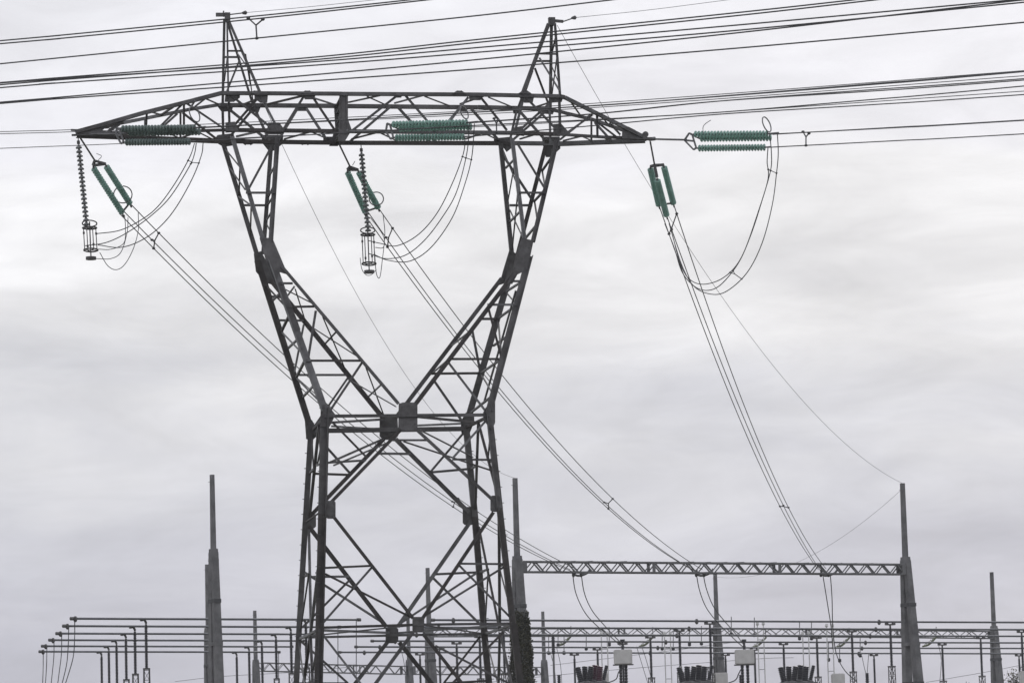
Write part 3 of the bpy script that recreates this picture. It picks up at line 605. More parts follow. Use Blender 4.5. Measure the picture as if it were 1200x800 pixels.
# jumpers: loops from the line-side clamps to the station side
JW = []
def npt(P3, x, y): return min(P3, key=lambda p: (proj(p)[0] - x) ** 2 + (proj(p)[1] - y) ** 2)
def jsp(x, y, label, r_=.02): spacer(*[npt(w_, x + dx, y + dy) for w_, dx, dy in zip(JW[-3:], (-4, 3, 0), (0, 3, 0))], label, .02)
def jwire(pts, Y0, Y1, label, group, r=.022, ex=None):
    n = len(pts); P3 = [atY(x, y, Y0 + (Y1 - Y0) * i / (n - 1)) for i, (x, y) in enumerate(pts)]
    wire('jumper_cable', P3, r, label, 'jumper cable', group, None, 8); P = spline(P3, 8); JW.append(P); return P
yR = eR[0].y; yRe = dR[0].y
gj = 'jumper loops of the right phase'
jwire([(902, 157), (904, 180), (903, 200), (893, 235), (880, 275), (865, 308), (845, 327), (822, 333), (806, 325), (796, 305), (788, 275)], yR, yRe + .5, 'inner cable of the three hanging in the big right loop', gj)
jwire([(911, 156), (912, 180), (910, 203), (905, 240), (893, 285), (875, 320), (850, 342), (830, 344), (812, 334), (798, 308), (784, 262)], yR - .3, yRe + .9, 'outer cable of the three hanging in the big right loop', gj)
jwire([(900, 173), (899, 190), (900, 210), (888, 250), (872, 295), (857, 320), (838, 338), (818, 338), (800, 320), (790, 290), (779, 262)], yR + .2, yRe + .2, 'middle cable of the three hanging in the big right loop', gj)
jsp(905, 198, 'bar spacer at the top of the big right loop', .02)
jsp(866, 324, 'small spacer low on the big right loop', .02)
yM, yMe = eM[0].y, P('f', 432, 290).y
gj = 'jumper loops of the middle phase'
jwire([(545, 160), (543, 180), (530, 215), (512, 250), (490, 275), (465, 288), (445, 285), (432, 282)], yM + .2, yMe, 'inner cable of the three curving to the middle hanging cage', gj)
jwire([(550, 145), (547, 180), (535, 225), (518, 255), (497, 282), (475, 299), (452, 303), (432, 297)], yM, yMe, 'middle cable of the three curving to the middle hanging cage', gj)
jwire([(556, 145), (553, 183), (545, 215), (530, 255), (505, 290), (480, 306), (455, 305), (438, 298)], yM - .3, yMe - .1, 'outer cable of the three curving to the middle hanging cage', gj)
jsp(546, 185, 'bar spacer high on the middle jumper loop', .02)
yL, yLe = eL[0].y, onW(105, 280, 0).y
gj = 'jumper loops of the left phase'
jwire([(228, 168), (222, 185), (205, 215), (185, 242), (165, 258), (140, 270), (112, 274)], yL, yLe, 'inner cable of the three curving to the left hanging cage', gj)
jwire([(230, 168), (228, 180), (222, 195), (200, 230), (178, 252), (150, 272), (125, 284), (100, 288)], yL, yLe, 'middle cable of the three curving to the left hanging cage', gj)
jwire([(238, 168), (236, 182), (225, 210), (205, 245), (185, 268), (163, 283), (140, 290), (115, 287)], yL - .3, yLe, 'outer cable of the three curving to the left hanging cage', gj)
jsp(225, 190, 'bar spacer high on the left jumper loop', .02)
jwire([(146, 252), (147, 268), (145, 285), (130, 292), (115, 292)], dL[0].y, yLe, 'short inner tail between left slanting insulator and left cage', gj, .018)
jwire([(150, 255), (149, 272), (142, 295), (130, 303), (112, 303)], dL[0].y, yLe, 'short middle tail between left slanting insulator and left cage', gj, .018)
jwire([(162, 249), (162, 270), (156, 292), (146, 310), (136, 316), (126, 311), (117, 296)], dL[0].y, yLe, 'long outer tail looping lowest beside the left cage', gj, .018)
gj = 'jumper loops of the middle phase'
jwire([(434, 255), (444, 268), (450, 279), (449, 290), (440, 290)], dM[0].y, yMe, 'short inner tail between middle slanting insulator and middle cage', gj, .018)
jwire([(449, 252), (451, 275), (448, 305), (445, 325), (441, 320), (439, 295)], dM[0].y, yMe, 'long tail looping lowest beside the middle cage', gj, .018)
jwire([(422, 302), (424, 315), (429, 322), (435, 322), (441, 316)], yMe - .2, yMe + .1, 'small loop under the middle hanging cage', gj, .016)

# suspension strings with a wire cage at the bottom
def susp(top, dbot, cy0, cy1, cx, Y, label):
    Q = lambda x, y: atY(x, y, Y)
    root = empty('suspension_insulator', Q(*top), label, 'insulator', 'hanging jumper insulators')
    bm = bmesh.new(); tube(bm, [Q(*top), Q(top[0] + .5, top[1] + 9)], .025, 6); lathe(bm, Q(top[0] + .3, top[1] + 5), Q(top[0] + .5, top[1] + 9), [(0, .07), (.15, .07)], 8); build('hanger', bm, STEELD, root)
    bm = bmesh.new(); disc_string(bm, Q(top[0] + .5, top[1] + 9), Q(*dbot), 19, .14); build('insulator_string', bm, [GLASSD, GALV], root, True)
    bm = bmesh.new(); W = .30
    c0, c1 = Q(cx, cy0), Q(cx + 1.5, cy1)
    ringt(bm, c0 + V((0, 0, .12)), V((0, .32, 1)), .32, .03, 1, V((0, 1, 0))); ringt(bm, c0 - V((0, 0, .08)), V((0, .05, 1)), .31, .035, 1, V((0, 1, 0))); ringt(bm, c1, V((0, .12, 1)), .31, .035, 1, V((0, 1, 0)))
    for k in range(4):
        a = math.pi * 2 * k / 4 + .55; o = V((math.cos(a) * W, math.sin(a) * W, 0)); tube(bm, [c0 - V((0, 0, .08)) + o, c1 + o], .022, 5)
        lathe(bm, c0.lerp(c1, .25 + .5 * (k % 2)) + o, c0.lerp(c1, .35 + .5 * (k % 2)) + o, [(0, .05), (.1, .05)], 6)
    for k in range(2):
        a = math.pi * k / 2 + .55; o = V((math.cos(a) * W, math.sin(a) * W, 0)); tube(bm, [c0 + o - V((0, 0, .08)), c0 - o - V((0, 0, .08))], .02, 5); tube(bm, [c1 + o, c1 - o], .02, 5)
    tube(bm, [c0 + V((0, 0, .2)), c1 - V((0, 0, .3))], .03, 6)
    build('cage', bm, STEELD, root)
    bm = bmesh.new(); lathe(bm, c1 - V((0, 0, .30)), c1 - V((0, 0, .45)), [(0, .23), (.13, .23)], 14); build('counterweight', bm, STEELD, root)
susp((91.5, 160), (101.5, 264), 265, 293, 105, tipL.y, 'grey hanging insulator string with a cage at the far left crossarm tip')
susp((423, 169), (431.5, 271), 273, 309, 431, P('f', 423, 168).y - .6, 'grey hanging insulator string with a cage under the middle of the crossarm')

# ------------------------------------------------------------------ substation
RA = math.atan2(14, 28.7)                   # direction of the gantry rows
RD = V((math.cos(RA), math.sin(RA), 0)); RN = V((-math.sin(RA), math.cos(RA), 0))
def frustum(bm, p, q, a0, b0, a1, b1, x=RD, y=RN, ch=.12, mi=0):
    """tapered concrete post with chamfered corners"""
    R = []
    for c, a, b in ((p, a0, b0), (q, a1, b1)):
        k = min(a, b) * ch; L = [(a - k, b), (a, b - k), (a, -b + k), (a - k, -b), (-a + k, -b), (-a, -b + k), (-a, b - k), (-a + k, b)]
        R.append([bm.verts.new(c + x * u + y * v) for u, v in L])
    for i in range(8): bm.faces.new((R[0][i], R[0][(i + 1) % 8], R[1][(i + 1) % 8], R[1][i])).material_index = mi
    bm.faces.new(R[0][::-1]); bm.faces.new(R[1])
def post(top, zst, root, sc=1.0, spread=1.8, thick=1.0, back=.5):
    """slender top section standing on a two-legged concrete frame: the rear leg nearly plumb, the front leg raked"""
    b = V((top.x, top.y, 0)); H = zst - GZ
    bm = bmesh.new()
    frustum(bm, b + V((0, 0, zst - .3)), top, .18 * thick, .2, .145 * thick, .16)
    bar(bm, top - V((0, 0, .5)) - RD * .3, top - V((0, 0, .5)) + RD * .1, .03, .03)
    build('post_top', bm, CONC, root)
    for s in (-1, 1):
        bm = bmesh.new()
        a = b + RN * (s * .2) + V((0, 0, zst)); e = b + RN * (s * (spread if s < 0 else back)) + V((0, 0, GZ - .1))
        frustum(bm, e, a, .36 * thick, .34, .255 * thick, .22)
        build('post_leg', bm, CONC, root)
    for k in range(1, 6):
        z = zst - .4 - k * 2.9
        if z < GZ + 1: break
        t = (zst - z) / H; s0 = -(.2 + (spread - .2) * t); s1 = .2 + (back - .2) * t; tw = .27 + .08 * t + .008
        bm = bmesh.new(); bar(bm, b + RN * (s0 - .3) + V((0, 0, z)), b + RN * (s1 + .25) + V((0, 0, z)), tw * 2 * thick, .26)
        build('tie_beam', bm, CONCD if k % 2 else CONC, root)
    bm = bmesh.new(); frustum(bm, b + V((0, 0, zst - .6)), b + V((0, 0, zst + .25)), .285 * thick, .43, .235 * thick, .36); build('collar', bm, CONC, root)
def truss(A, B, h, dpt, root, n, m=GALV, r=.05, mem=.04):
    """box lattice beam between A and B (A, B = centre of the beam ends)"""
    d = (B - A); L = d.length; d.normalize(); n_ = V((-d.y, d.x, 0)).normalized(); bm = bmesh.new(); u = V((0, 0, 1))
    for sy in (-1, 1):
        for sz in (-1, 1): bar(bm, A + n_ * sy * dpt / 2 + u * sz * h / 2, B + n_ * sy * dpt / 2 + u * sz * h / 2, r * 2, r * 2)
    build('chord', bm, m, root); bm = bmesh.new(); st = L / n
    for i in range(n):
        for sy in (-1, 1):
            o = A + n_ * sy * (dpt / 2 + .01 * sy)
            s0 = 1 if (i + (sy > 0)) % 2 else -1
            angle(bm, o + d * st * i + u * s0 * h / 2, o + d * st * (i + 1) - u * s0 * h / 2, mem * 2, n_)
        for sz in (-1, 1):
            o = A + u * sz * h / 2; s0 = 1 if i % 2 else -1
            angle(bm, o + d * st * i + n_ * s0 * dpt / 2, o + d * st * (i + 1) - n_ * s0 * dpt / 2, mem * 1.6, u)
    for t in (0, .33, .66, 1):
        o = A.lerp(B, t)
        for sy in (-1, 1): box(bm, o + n_ * sy * (dpt / 2 + .03), d * (.25 if t in (0, 1) else .12), n_ * .02, u * (h / 2))
    build('lattice_web', bm, m, root)
# row one: two posts and the long beam; a free post on the left
g1 = empty('line_gantry', (GA.x, GA.y, GZ), 'big gantry of two tall concrete posts and a long lattice beam right of the pylon', 'gantry')
bzA, bzB = beam(612, 664), beam(1056, 667)
for T, sp_ in ((GA, 1.4), (GB, 1.7)): post(T, (bzA.z + bzB.z) / 2 + .6, g1, spread=sp_, thick=.92)
zb = (bzA.z + bzB.z) / 2
A_ = V((GA.x, GA.y, bzA.z)) + RD * .3; B_ = V((GB.x, GB.y, bzB.z)) - RD * .3
truss(A_, B_, .72, .8, g1, 46, GALV, .055, .045)
lp = atY(248.5, 556, 260)
g0 = empty('concrete_post', (lp.x, lp.y, GZ), 'tallest concrete post at left, rising free above the busbars', 'post'); post(lp, atY(250, 647, 260).z, g0, spread=.9, thick=.84)
# row two
Ys2 = {242.5: (661, 358.5), 501: (665, 371.5), 838: (672, 397), 1162: (670, 408)}
p2 = {k: atY(k, v[0], v[1]) for k, v in Ys2.items()}
vplane_wire(GB - V((0, 0, .4)), p2[838] - V((0, 0, .3)), [(1000, 618), (965, 643)], .012, 'faint wire falling left from the top of the tallest right post', 'faint earth wires in the station', WIREL, 'earth_wire', 'earth wire')
q0 = empty('concrete_post', (p2[242.5].x, p2[242.5].y, GZ), 'thin concrete post just left of and behind the tallest left post', 'post'); post(p2[242.5], atY(244, 738, 358).z, q0, thick=1.0)
g2 = empty('rear_gantry', (p2[838].x, p2[838].y, GZ), 'rear gantry of three posts whose long lattice beam lies level with the busbars', 'gantry')
for k, yb in ((501, 740), (838, 740), (1162, 742)): post(p2[k], atY(k, yb - 4, Ys2[k][1]).z + .2, g2, spread=1.6, thick=1.05)
def atP(k, yb): return atY(k, yb, Ys2[k][1])
for a, b, ya, yb in ((501, 838, 741, 740), (838, 1162, 740, 743.5)):
    A_, B_ = atP(a, ya), atP(b, yb); truss(A_, B_, .75, .8, g2, 30, GALV, .05, .04)
# row three
Y3 = {298.5: (715, 448), 478: (722, 470), 636: (716, 490)}
p3 = {k: atY(k, v[0], v[1]) for k, v in Y3.items()}
g3 = empty('far_gantry', (p3[298.5].x, p3[298.5].y, GZ), 'farthest low gantry with its lattice beam behind the foot of the pylon', 'gantry')
for k in Y3: post(p3[k], atY(k, 775, Y3[k][1]).z, g3, spread=1.5, thick=1.1)
truss(atY(304, 781, 448), atY(474, 785, 470), .95, .9, g3, 22, GALV, .055, .045)
truss(atY(482, 785, 470), atY(632, 786, 490), .95, .9, g3, 20, GALV, .055, .045)
# droppers under the beam of row one
for i, (x, nm) in enumerate(((678, 'left'), (822, 'middle'), (968, 'right'))):
    Yb = BY(x)
    root = empty('beam_insulator', atY(x, 671, Yb), f'small clamp fitting under the {nm} part of the long gantry beam', 'insulator', 'fittings under the long gantry beam')
    bm = bmesh.new(); tube(bm, spline([atY(x - 6, 667, Yb), atY(x - 4, 673, Yb), atY(x + 2, 674, Yb), atY(x + 10, 671, Yb), atY(x + 14, 666, Yb)], 4), .09, 6); build('loop', bm, GALV, root)
    for dx in (-6, 3): bm = bmesh.new(); lathe(bm, atY(x + dx, 670, Yb), atY(x + dx, 677, Yb), [(0, .06), (.1, .11), (.25, .11), (.35, .06)], 8); build('stub', bm, STEELD, root)
for pts, lb in (([(671, 672), (675, 695), (686, 718), (702, 735), (716, 746), (727, 756)], 'left cable dropping from the left end of the long gantry beam'), ([(681, 672), (685, 695), (694, 715), (708, 732), (721, 746), (731, 756)], 'right cable dropping from the left end of the long gantry beam'),
                ([(816, 672), (820, 692), (828, 712), (842, 730), (857, 745), (870, 757)], 'left cable dropping beside the rear middle post'), ([(824, 672), (828, 690), (836, 710), (848, 726), (862, 742), (873, 757)], 'right cable dropping beside the rear middle post'),
                ([(964, 672), (967, 690), (971, 715), (974, 735), (976, 760)], 'left cable dropping from the right part of the long gantry beam'), ([(973, 672), (975, 700), (976, 735), (980, 765), (990, 785), (1004, 798)], 'right cable dropping from the right part of the long gantry beam')):
    Yb = BY(pts[0][0]); wire('dropper_cable', [atY(x, y, Yb + .2 + k * 3.2) for k, (x, y) in enumerate(pts)], .035, lb, 'cable', 'droppers under the long gantry beam')
for k, (pts, lb) in enumerate((([(645, 764), (650, 785), (652, 815)], 'thin wire hanging left beneath the first pale contact arm'), ([(652, 757), (657, 780), (659, 815)], 'thin wire hanging right beneath the first pale contact arm'), ([(746, 757), (753, 780), (763, 812)], 'thin wire hanging left of the pale mast between the grey boxes'),
        ([(752, 757), (758, 775), (768, 812)], 'thin wire hanging close to the pale mast between the grey boxes'), ([(1010, 768), (1013, 782), (1015, 790)], 'thin wire dropping to the short arrester right of the right droppers'), ([(1018, 766), (1017, 778), (1016, 790)], 'second thin wire dropping to the short arrester right of the right droppers'),
        ([(470, 760), (474, 780), (476, 815)], 'thin wire hanging inside the foot of the pylon'), ([(1100, 755), (1103, 775), (1100, 812)], 'thin wire hanging right of the tall right post'))):
    wire('hanging_wire', [atY(x, y, 362) for x, y in pts], .03, lb, 'wire', 'thin wires hanging in the station')
# busbars
HB = 14.8
def bY(i, px):     # distance of bar i at view column px (straight in plan)
    yl = (725, 733.7, 742.3, 750, 757, 763.4)[i]; yr = (728.8, 737.3, 745, 752.7, 759.2, 765.4)[i]
    a = onh(248, yl); b = onh(1200, yr); n = V(((b - a).y, -(b - a).x, 0)); d = ray(px, 750); d = V((d.x, d.y, 0)); t = n.dot(a) / n.dot(d); return (d * t).y
def onh(px, py):   # the point of that direction at busbar height
    d = ray(px, py); return CAM + d * ((HB - CH) / d.z)
def bp(i, px, z=HB):
    Y = bY(i, px)
    # column px at height z
    lo = atY(px, 740, Y)
    yy = 740
    for _ in range(6):
        p = atY(px, yy, Y); yy -= (z - p.z) * F / Y
    return atY(px, yy, Y)
ORD = ('highest', 'second highest', 'third highest', 'fourth highest', 'fifth highest', 'lowest')
random.seed(11)
def busbar(i, x0, x1, run, side):
    a, b = bp(i, x0), bp(i, x1)
    root = empty('busbar', a, f'{ORD[i]} of the six grey tubes {side}', 'busbar', f'tubular busbars {side}')
    bm = bmesh.new(); tube(bm, [a.lerp(b, t / 6) for t in range(7)], .085, 10); build('tube', bm, ALU, root, True)
    d = (b - a).normalized()
    bm = bmesh.new(); lathe(bm, a - d * .15, a + d * .2, [(0, .05), (.05, .13), (.3, .13), (.34, .09)], 10); build('end_cap', bm, STEELD, root); bm = bmesh.new()
    lathe(bm, b - d * .2, b + d * .15, [(0, .09), (.05, .13), (.3, .13), (.34, .05)], 10); build('end_cap', bm, STEELD, root)
    for t in ((.012,) if run == 'a' else (.03, .4, .7)):
        bm = bmesh.new(); lathe(bm, a.lerp(b, t) - V((0, 0, .25)), a.lerp(b, t) + V((0, 0, .2)), [(0, .06), (.12, .14), (.3, .14), (.42, .07)], 8); build('joint_clamp', bm, STEELD, root)
LA = (84, 75, 67, 58.5, 50, 47); RAe = (421, 398, 377, 357, 342, 327); LB = (507, 489, 462, 436, 417, 398)
for i in range(6):
    busbar(i, LA[i], RAe[i], 'a', 'left of the pylon')
    busbar(i, LB[i], 1230, 'b', 'running right to the frame edge')
# one support of each kind, then copies
def make_support(bent):
    """black ribbed column on a lattice stand; origin at busbar height"""
    root = empty('busbar_support', (0, 0, 0), 'x', 'support')
    bm = bmesh.new()
    if bent:
        tube(bm, spline([V((-.28, -.1, 0)), V((-.12, -.05, -.02)), V((0, 0, -.22)), V((0, 0, -.5))], 4), .09, 8); box(bm, V((-.3, -.1, 0)), V((.1, 0, 0)), V((0, .1, 0)), V((0, 0, .12)))
    else:
        bar(bm, V((-.32, 0, -.1)), V((.32, 0, -.1)), .14, .12); box(bm, V((-.33, 0, -.02)), V((.12, 0, 0)), V((0, .1, 0)), V((0, 0, .13))); box(bm, V((.33, 0, -.02)), V((.12, 0, 0)), V((0, .1, 0)), V((0, 0, .13)))
        tube(bm, [V((0, 0, -.1)), V((0, 0, -.5))], .08, 8)
    build('head_clamp', bm, STEELD, root)
    bm = bmesh.new(); z = -.45; pr = []
    L = 3.05; n = 26
    for k in range(n): s = L * k / n; pr += [(s, .085), (s + L / n * .35, .125), (s + L / n * .55, .125), (s + L / n * .7, .085)]
    pr.append((L, .1)); lathe(bm, V((0, 0, z)), V((0, 0, z - L)), pr, 10); build('insulator_column', bm, BLACK, root, True)
    bm = bmesh.new(); zt = -3.5; zb_ = GZ - HB
    box(bm, V((0, 0, zt)), V((.24, 0, 0)), V((0, .24, 0)), V((0, 0, .05)))
    for sx in (-1, 1):
        for sy in (-1, 1): bar(bm, V((sx * .19, sy * .19, zt)), V((sx * .27, sy * .27, zb_)), .06, .06)
    for k in range(10):
        z0 = zt - .1 - k * .7; z1 = z0 - .7; w0 = .2
        for (ax, ay), (bx_, by_) in (((-1, -1), (1, -1)), ((1, -1), (1, 1)), ((1, 1), (-1, 1)), ((-1, 1), (-1, -1))):
            bar(bm, V((ax * w0, ay * w0, z0)), V((bx_ * w0, by_ * w0, z0)), .035, .035)
            bar(bm, V((ax * w0, ay * w0, z0)), V((bx_ * w0, by_ * w0, z1)), .03, .03)
    build('lattice_stand', bm, STEELD, root); return root
def place(proto, used, loc, label, group, rz=0):
    if not used: r = proto
    else:
        r = proto.copy(); COL.objects.link(r)
        for ch in proto.children: c = ch.copy(); COL.objects.link(c); c.parent = r
    r.location = loc; r.rotation_euler.z = rz; r['label'] = label; r['group'] = group; return r
sa, sb = make_support(True), make_support(False)
TA = ((170.5, 358), (157.5, 340.5), (147, 323), (136, 306.5), (127, 291.5), (118.5, 277))
for i in range(6):
    for k, x in enumerate(TA[i]):
        place(sa, not (i == 0 and k == 0), bp(i, x) + V((0, .25, -.03)), f'black post under the {ORD[i]} left tube, the {("left", "right")[k]} of its two', 'black busbar posts left of the pylon')
TB = ((612, 831.7, 1043), (590, 796, 998, 1197), (562, 762, 957, 1149), (535, 729.5, 918, 1104), (515, 700, 884, 1066), (492, 673, 850, 1024, 1194))
OW = ('leftmost', 'second from left', 'third from left', 'fourth from left', 'rightmost')
for i in range(6):
    for k, x in enumerate(TB[i]):
        kk = OW[-1] if k == len(TB[i]) - 1 else OW[k]
        place(sb, not (i == 0 and k == 0), bp(i, x) + V((0, .0, -.12)), f'T-headed black post under the {ORD[i]} right tube, {kk} of that tube', 'black T-headed busbar posts right of the pylon', RA)
# end droppers
EDL = ([(87.5, 724), (87.5, 745), (86, 768), (80, 790), (70, 820)], [(80.5, 734), (80, 755), (78, 778), (72, 803), (66, 825)], [(72.3, 742), (72, 765), (69, 790), (65, 820)], [(63.3, 749), (63, 770), (60, 800), (57, 830)], [(55, 757), (54.5, 780), (52.5, 810), (50, 835)], [(50.7, 764), (50.5, 785), (49.5, 810), (48, 835)])
for i, pts in enumerate(EDL):
    wire('dropper_cable', [atY(x, y, bY(i, x) + .1 * k) for k, (x, y) in enumerate(pts)], .035, f'curved wire hanging from the left end of the {ORD[i]} left tube', 'cable', 'wires hanging from the left tube ends')
for i, x in enumerate((417.5, 396, None, None, None, 326.5)):
    if x: wire('dropper_cable', [atY(x, y, bY(i, x) + .1) for y in ((724, 733, None, None, None, 763)[i], 775, 830)], .035, f'straight wire hanging from the right end of the {ORD[i]} left tube', 'cable', 'wires hanging from the right tube ends')
# pantograph disconnector arms hanging between the tubes, small insulator drops
def hang(x, y, Y, label):
    root = empty('disconnector_arm', atY(x + 12, y - 8, Y), label, 'disconnector', 'folded contact arms under the rear beam')
    bm = bmesh.new()
    for dz in (0, .35): tube(bm, spline([atY(x + 14, y - 7, Y + dz), atY(x + 5, y + 2 + dz * 2, Y), atY(x - 3, y + 5, Y + dz)], 4), .09, 6)
    for t in range(5): bar(bm, atY(x - 2 + 3 * t, y + 5 - 2 * t, Y), atY(x + 1 + 3 * t, y + 1 - 2 * t, Y), .06, .06)
    build('arm', bm, OCH, root)
    bm = bmesh.new(); tube(bm, [atY(x + 13, y - 18, Y), atY(x + 13, y - 6, Y)], .05, 6); build('hanger', bm, GALV, root)
for x, y, Y, lb in ((656, 751, 385, 'pale folded contact arm left of the first grey box'), (752, 752, 390, 'pale folded contact arm right of the first grey box'), (884, 753, 402, 'pale folded contact arm above the second dark insulator group'), (982, 753, 402, 'pale folded contact arm between the right dropper cables'), (1084, 752, 405, 'pale folded contact arm just right of the tall right post')):
    hang(x, y, Y, lb)
WD = ('first', 'second', 'third', 'fourth', 'fifth', 'sixth', 'seventh', 'eighth', 'ninth', 'tenth', 'eleventh', 'twelfth', 'thirteenth', 'fourteenth', 'fifteenth', 'sixteenth')
drops = ((643, 762), (654, 753), (661, 762), (687, 757), (714, 752), (776, 757), (789, 757), (808, 752), (822, 751), (857, 740), (884, 741), (937, 745), (951, 745), (971, 770), (984, 771), (1008, 765))
for k, (x, y) in enumerate(drops):
    root = empty('hanging_insulator', atY(x, y - 15, 375), f'small hanging insulator under the rear beam, {WD[k]} of the row from the left', 'insulator', 'small insulators hanging under the rear beam')
    bm = bmesh.new(); tube(bm, [atY(x, y - 18, 375), atY(x, y + 4, 375)], .045, 5); build('rod', bm, GALV, root)
    bm = bmesh.new(); a, b = atY(x, y, 375), atY(x, y + 5, 375); lathe(bm, a, b, [(0, .05), (.06, .16), (.34, .16), (.4, .06)], 8); build('bell', bm, BLACK, root)
# tall pale insulator masts
for k, (x, yt, lb) in enumerate(((708, 742, 'pale slender double mast left of the first grey box'), (782, 742, 'pale slender double mast midway between the two grey boxes'), (891, 731, 'pale slender double mast right of the second grey box'), (944, 742, 'pale slender double mast above the third dark insulator group'), (972, 733, 'pale slender double mast below the right end of the downleads'))):
    Y = 350; top = atY(x, yt, Y); root = empty('switch_mast', (top.x, top.y, GZ), lb, 'mast', 'pale switch masts in the station')
    for s in (-1, 1):
        bm = bmesh.new(); p = V((top.x + s * .27, top.y, 0)); tube(bm, [p + V((0, 0, GZ)), p + V((0, 0, top.z))], .055, 7)
        lathe(bm, p + V((0, 0, top.z - .1)), p + V((0, 0, top.z + .25)), [(0, .08), (.1, .15), (.3, .12)], 8); build('rod', bm, WHITE, root)
    for j in range(4): bm = bmesh.new(); z = top.z - 1.4 - j * 2.7; bar(bm, V((top.x - .27, top.y, z)), V((top.x + .27, top.y, z)), .05, .05); build('cross_bar', bm, GALV, root)
# grey instrument boxes on dark legs
for x0, x1, y0, y1, lb, legs in ((719, 741, 761, 777.5, 'first large light grey box on two dark legs, left of the rear middle post', True), (861, 884, 761, 777.5, 'second large light grey box on two dark legs, right of the rear middle post', True),
                           (697, 713, 788, 806, 'low grey cabinet at the bottom edge beside the first dark insulator group', False), (835, 853, 788, 806, 'low grey cabinet at the bottom edge beside the second dark insulator group', False), (974, 990, 789, 806, 'low grey cabinet at the bottom edge under the right droppers', False), (1195, 1212, 786, 806, 'low grey cabinet cut by the right frame edge', False)):
    Y = 318 if legs else 305; a, b = atY(x0, y0, Y), atY(x1, y1, Y); c = (a + b) / 2; w_, h_ = (b.x - a.x) / 2, (a.z - b.z) / 2
    root = empty('instrument_cabinet', (c.x, c.y, GZ), lb, 'cabinet', 'grey cabinets in the station')
    bm = bmesh.new(); box(bm, c, V((w_, 0, 0)), V((0, .5, 0)), V((0, 0, h_))); bmesh.ops.bevel(bm, geom=bm.edges[:], offset=.06, segments=2, affect='EDGES'); build('housing', bm, BOX, root)
    bm = bmesh.new()
    bar(bm, c + V((-w_ * 1.12, -.1, -h_ - .05)), c + V((w_ * 1.12, -.1, -h_ - .05)), .5, .09)
    build('base_frame', bm, STEELD, root)
    if legs:
        for s in (-1, 1): 
            bm = bmesh.new(); q = c + V((s * .22, 0, -h_ - .1)); lathe(bm, q, V((q.x, q.y, GZ)), [(0, .13)] + [(k * .12, .15 if k % 2 else .10) for k in range(1, 22)] + [(q.z - GZ, .13)], 8); build('leg', bm, BLACK, root)
        bm = bmesh.new(); lathe(bm, c + V((0, 0, h_)), c + V((0, 0, h_ + .9)), [(0, .12), (.2, .1), (.25, .16), (.35, .1), (.6, .1), (.65, .2), (.85, .2)], 8); build('terminal', bm, BLACK, root)
    else:
        for s in (-1, 1):
            bm = bmesh.new(); q = c + V((s * w_ * .7, 0, -h_ - .08)); bar(bm, q, V((q.x, q.y, GZ)), .14, .14); build('leg', bm, STEELD, root)
for pts, lb in (([(714, 799), (722, 795), (725, 787), (730, 781)], 'short cable curving up to the first large grey box'), ([(853, 800), (862, 796), (866, 788), (870, 781)], 'short cable curving up to the second large grey box')):
    wire('cable', [atY(x, y, 312) for x, y in pts], .05, lb, 'cable', 'short cables at the grey boxes', BLACK)
# groups of fat dark insulators leaning in Vs
for g, (x0, lb) in enumerate(((676, 'first dark insulator group from the left, partly reddish purple'), (795, 'second dark insulator group from the left, beside the middle cabinet'), (914, 'third dark insulator group from the left, beside the right droppers'))):
    Y = 300; c = atY(x0 + 17, 800, Y)
    root = empty('circuit_breaker', (c.x, c.y, GZ), lb, 'circuit breaker', 'circuit breakers with dark leaning insulators')
    sc = 1.0 if g == 0 else 1.15
    for k, (dx, tl, dy) in enumerate(((0, -2.6, 1), (6.5 * sc, -.4, 0), (12.5 * sc, 1.4, 0), (18 * sc, .4, -1.5), (23.5 * sc, .8, 0), (30 * sc, 2.2, -1))):
        a = atY(x0 + dx - tl * .8 + 3, 797 + dy, Y + k % 2); b = atY(x0 + dx + tl * .9 + 3, 780 + dy, Y + k % 2)
        L = (b - a).length; R = .27 if k < 5 else .17; pr = []
        for j in range(8): s = L * j / 8; rr = R * (1 - .12 * j / 8); pr += [(s, rr * .78), (s + L / 8 * .3, rr), (s + L / 8 * .6, rr), (s + L / 8 * .8, rr * .78)]
        pr.append((L, R * .5))
        bm = bmesh.new(); lathe(bm, a, b, pr, 12); build('bushing', bm, PURP if (g == 0 and k in (3, 4)) else BLACK, root, True)
        bm = bmesh.new(); lathe(bm, a, a + (a - b).normalized() * .35, [(0, .2), (.05, .28), (.25, .28), (.33, .15)], 12); build('housing', bm, GALV, root, True)
    bm = bmesh.new(); bar(bm, atY(x0, 800.5, Y), atY(x0 + 38 * sc, 800, Y), .5, .2)
    for dx in (5, 32): q = atY(x0 + dx, 801, Y); bar(bm, q, V((q.x, q.y, GZ)), .2, .2)
    build('support_frame', bm, GALV, root)
# thin cable and background lines
for pts, lb in (([(205, 798), (260, 792), (345, 787), (420, 780)], 'thin wire sloping behind the left posts near the bottom edge'), ([(1085, 799), (1120, 793), (1160, 786), (1210, 776)], 'thin wire sloping up at the bottom right'), ([(645, 779), (720, 770), (800, 760), (860, 752)], 'thin wire sloping behind the first grey box'), ([(560, 800), (700, 786), (880, 772), (930, 770)], 'lowest thin wire sloping behind the circuit breakers')):
    wire('background_wire', [atY(x, y, 520) for x, y in pts], .035, lb, 'wire', 'thin wires behind the station', WIREL)
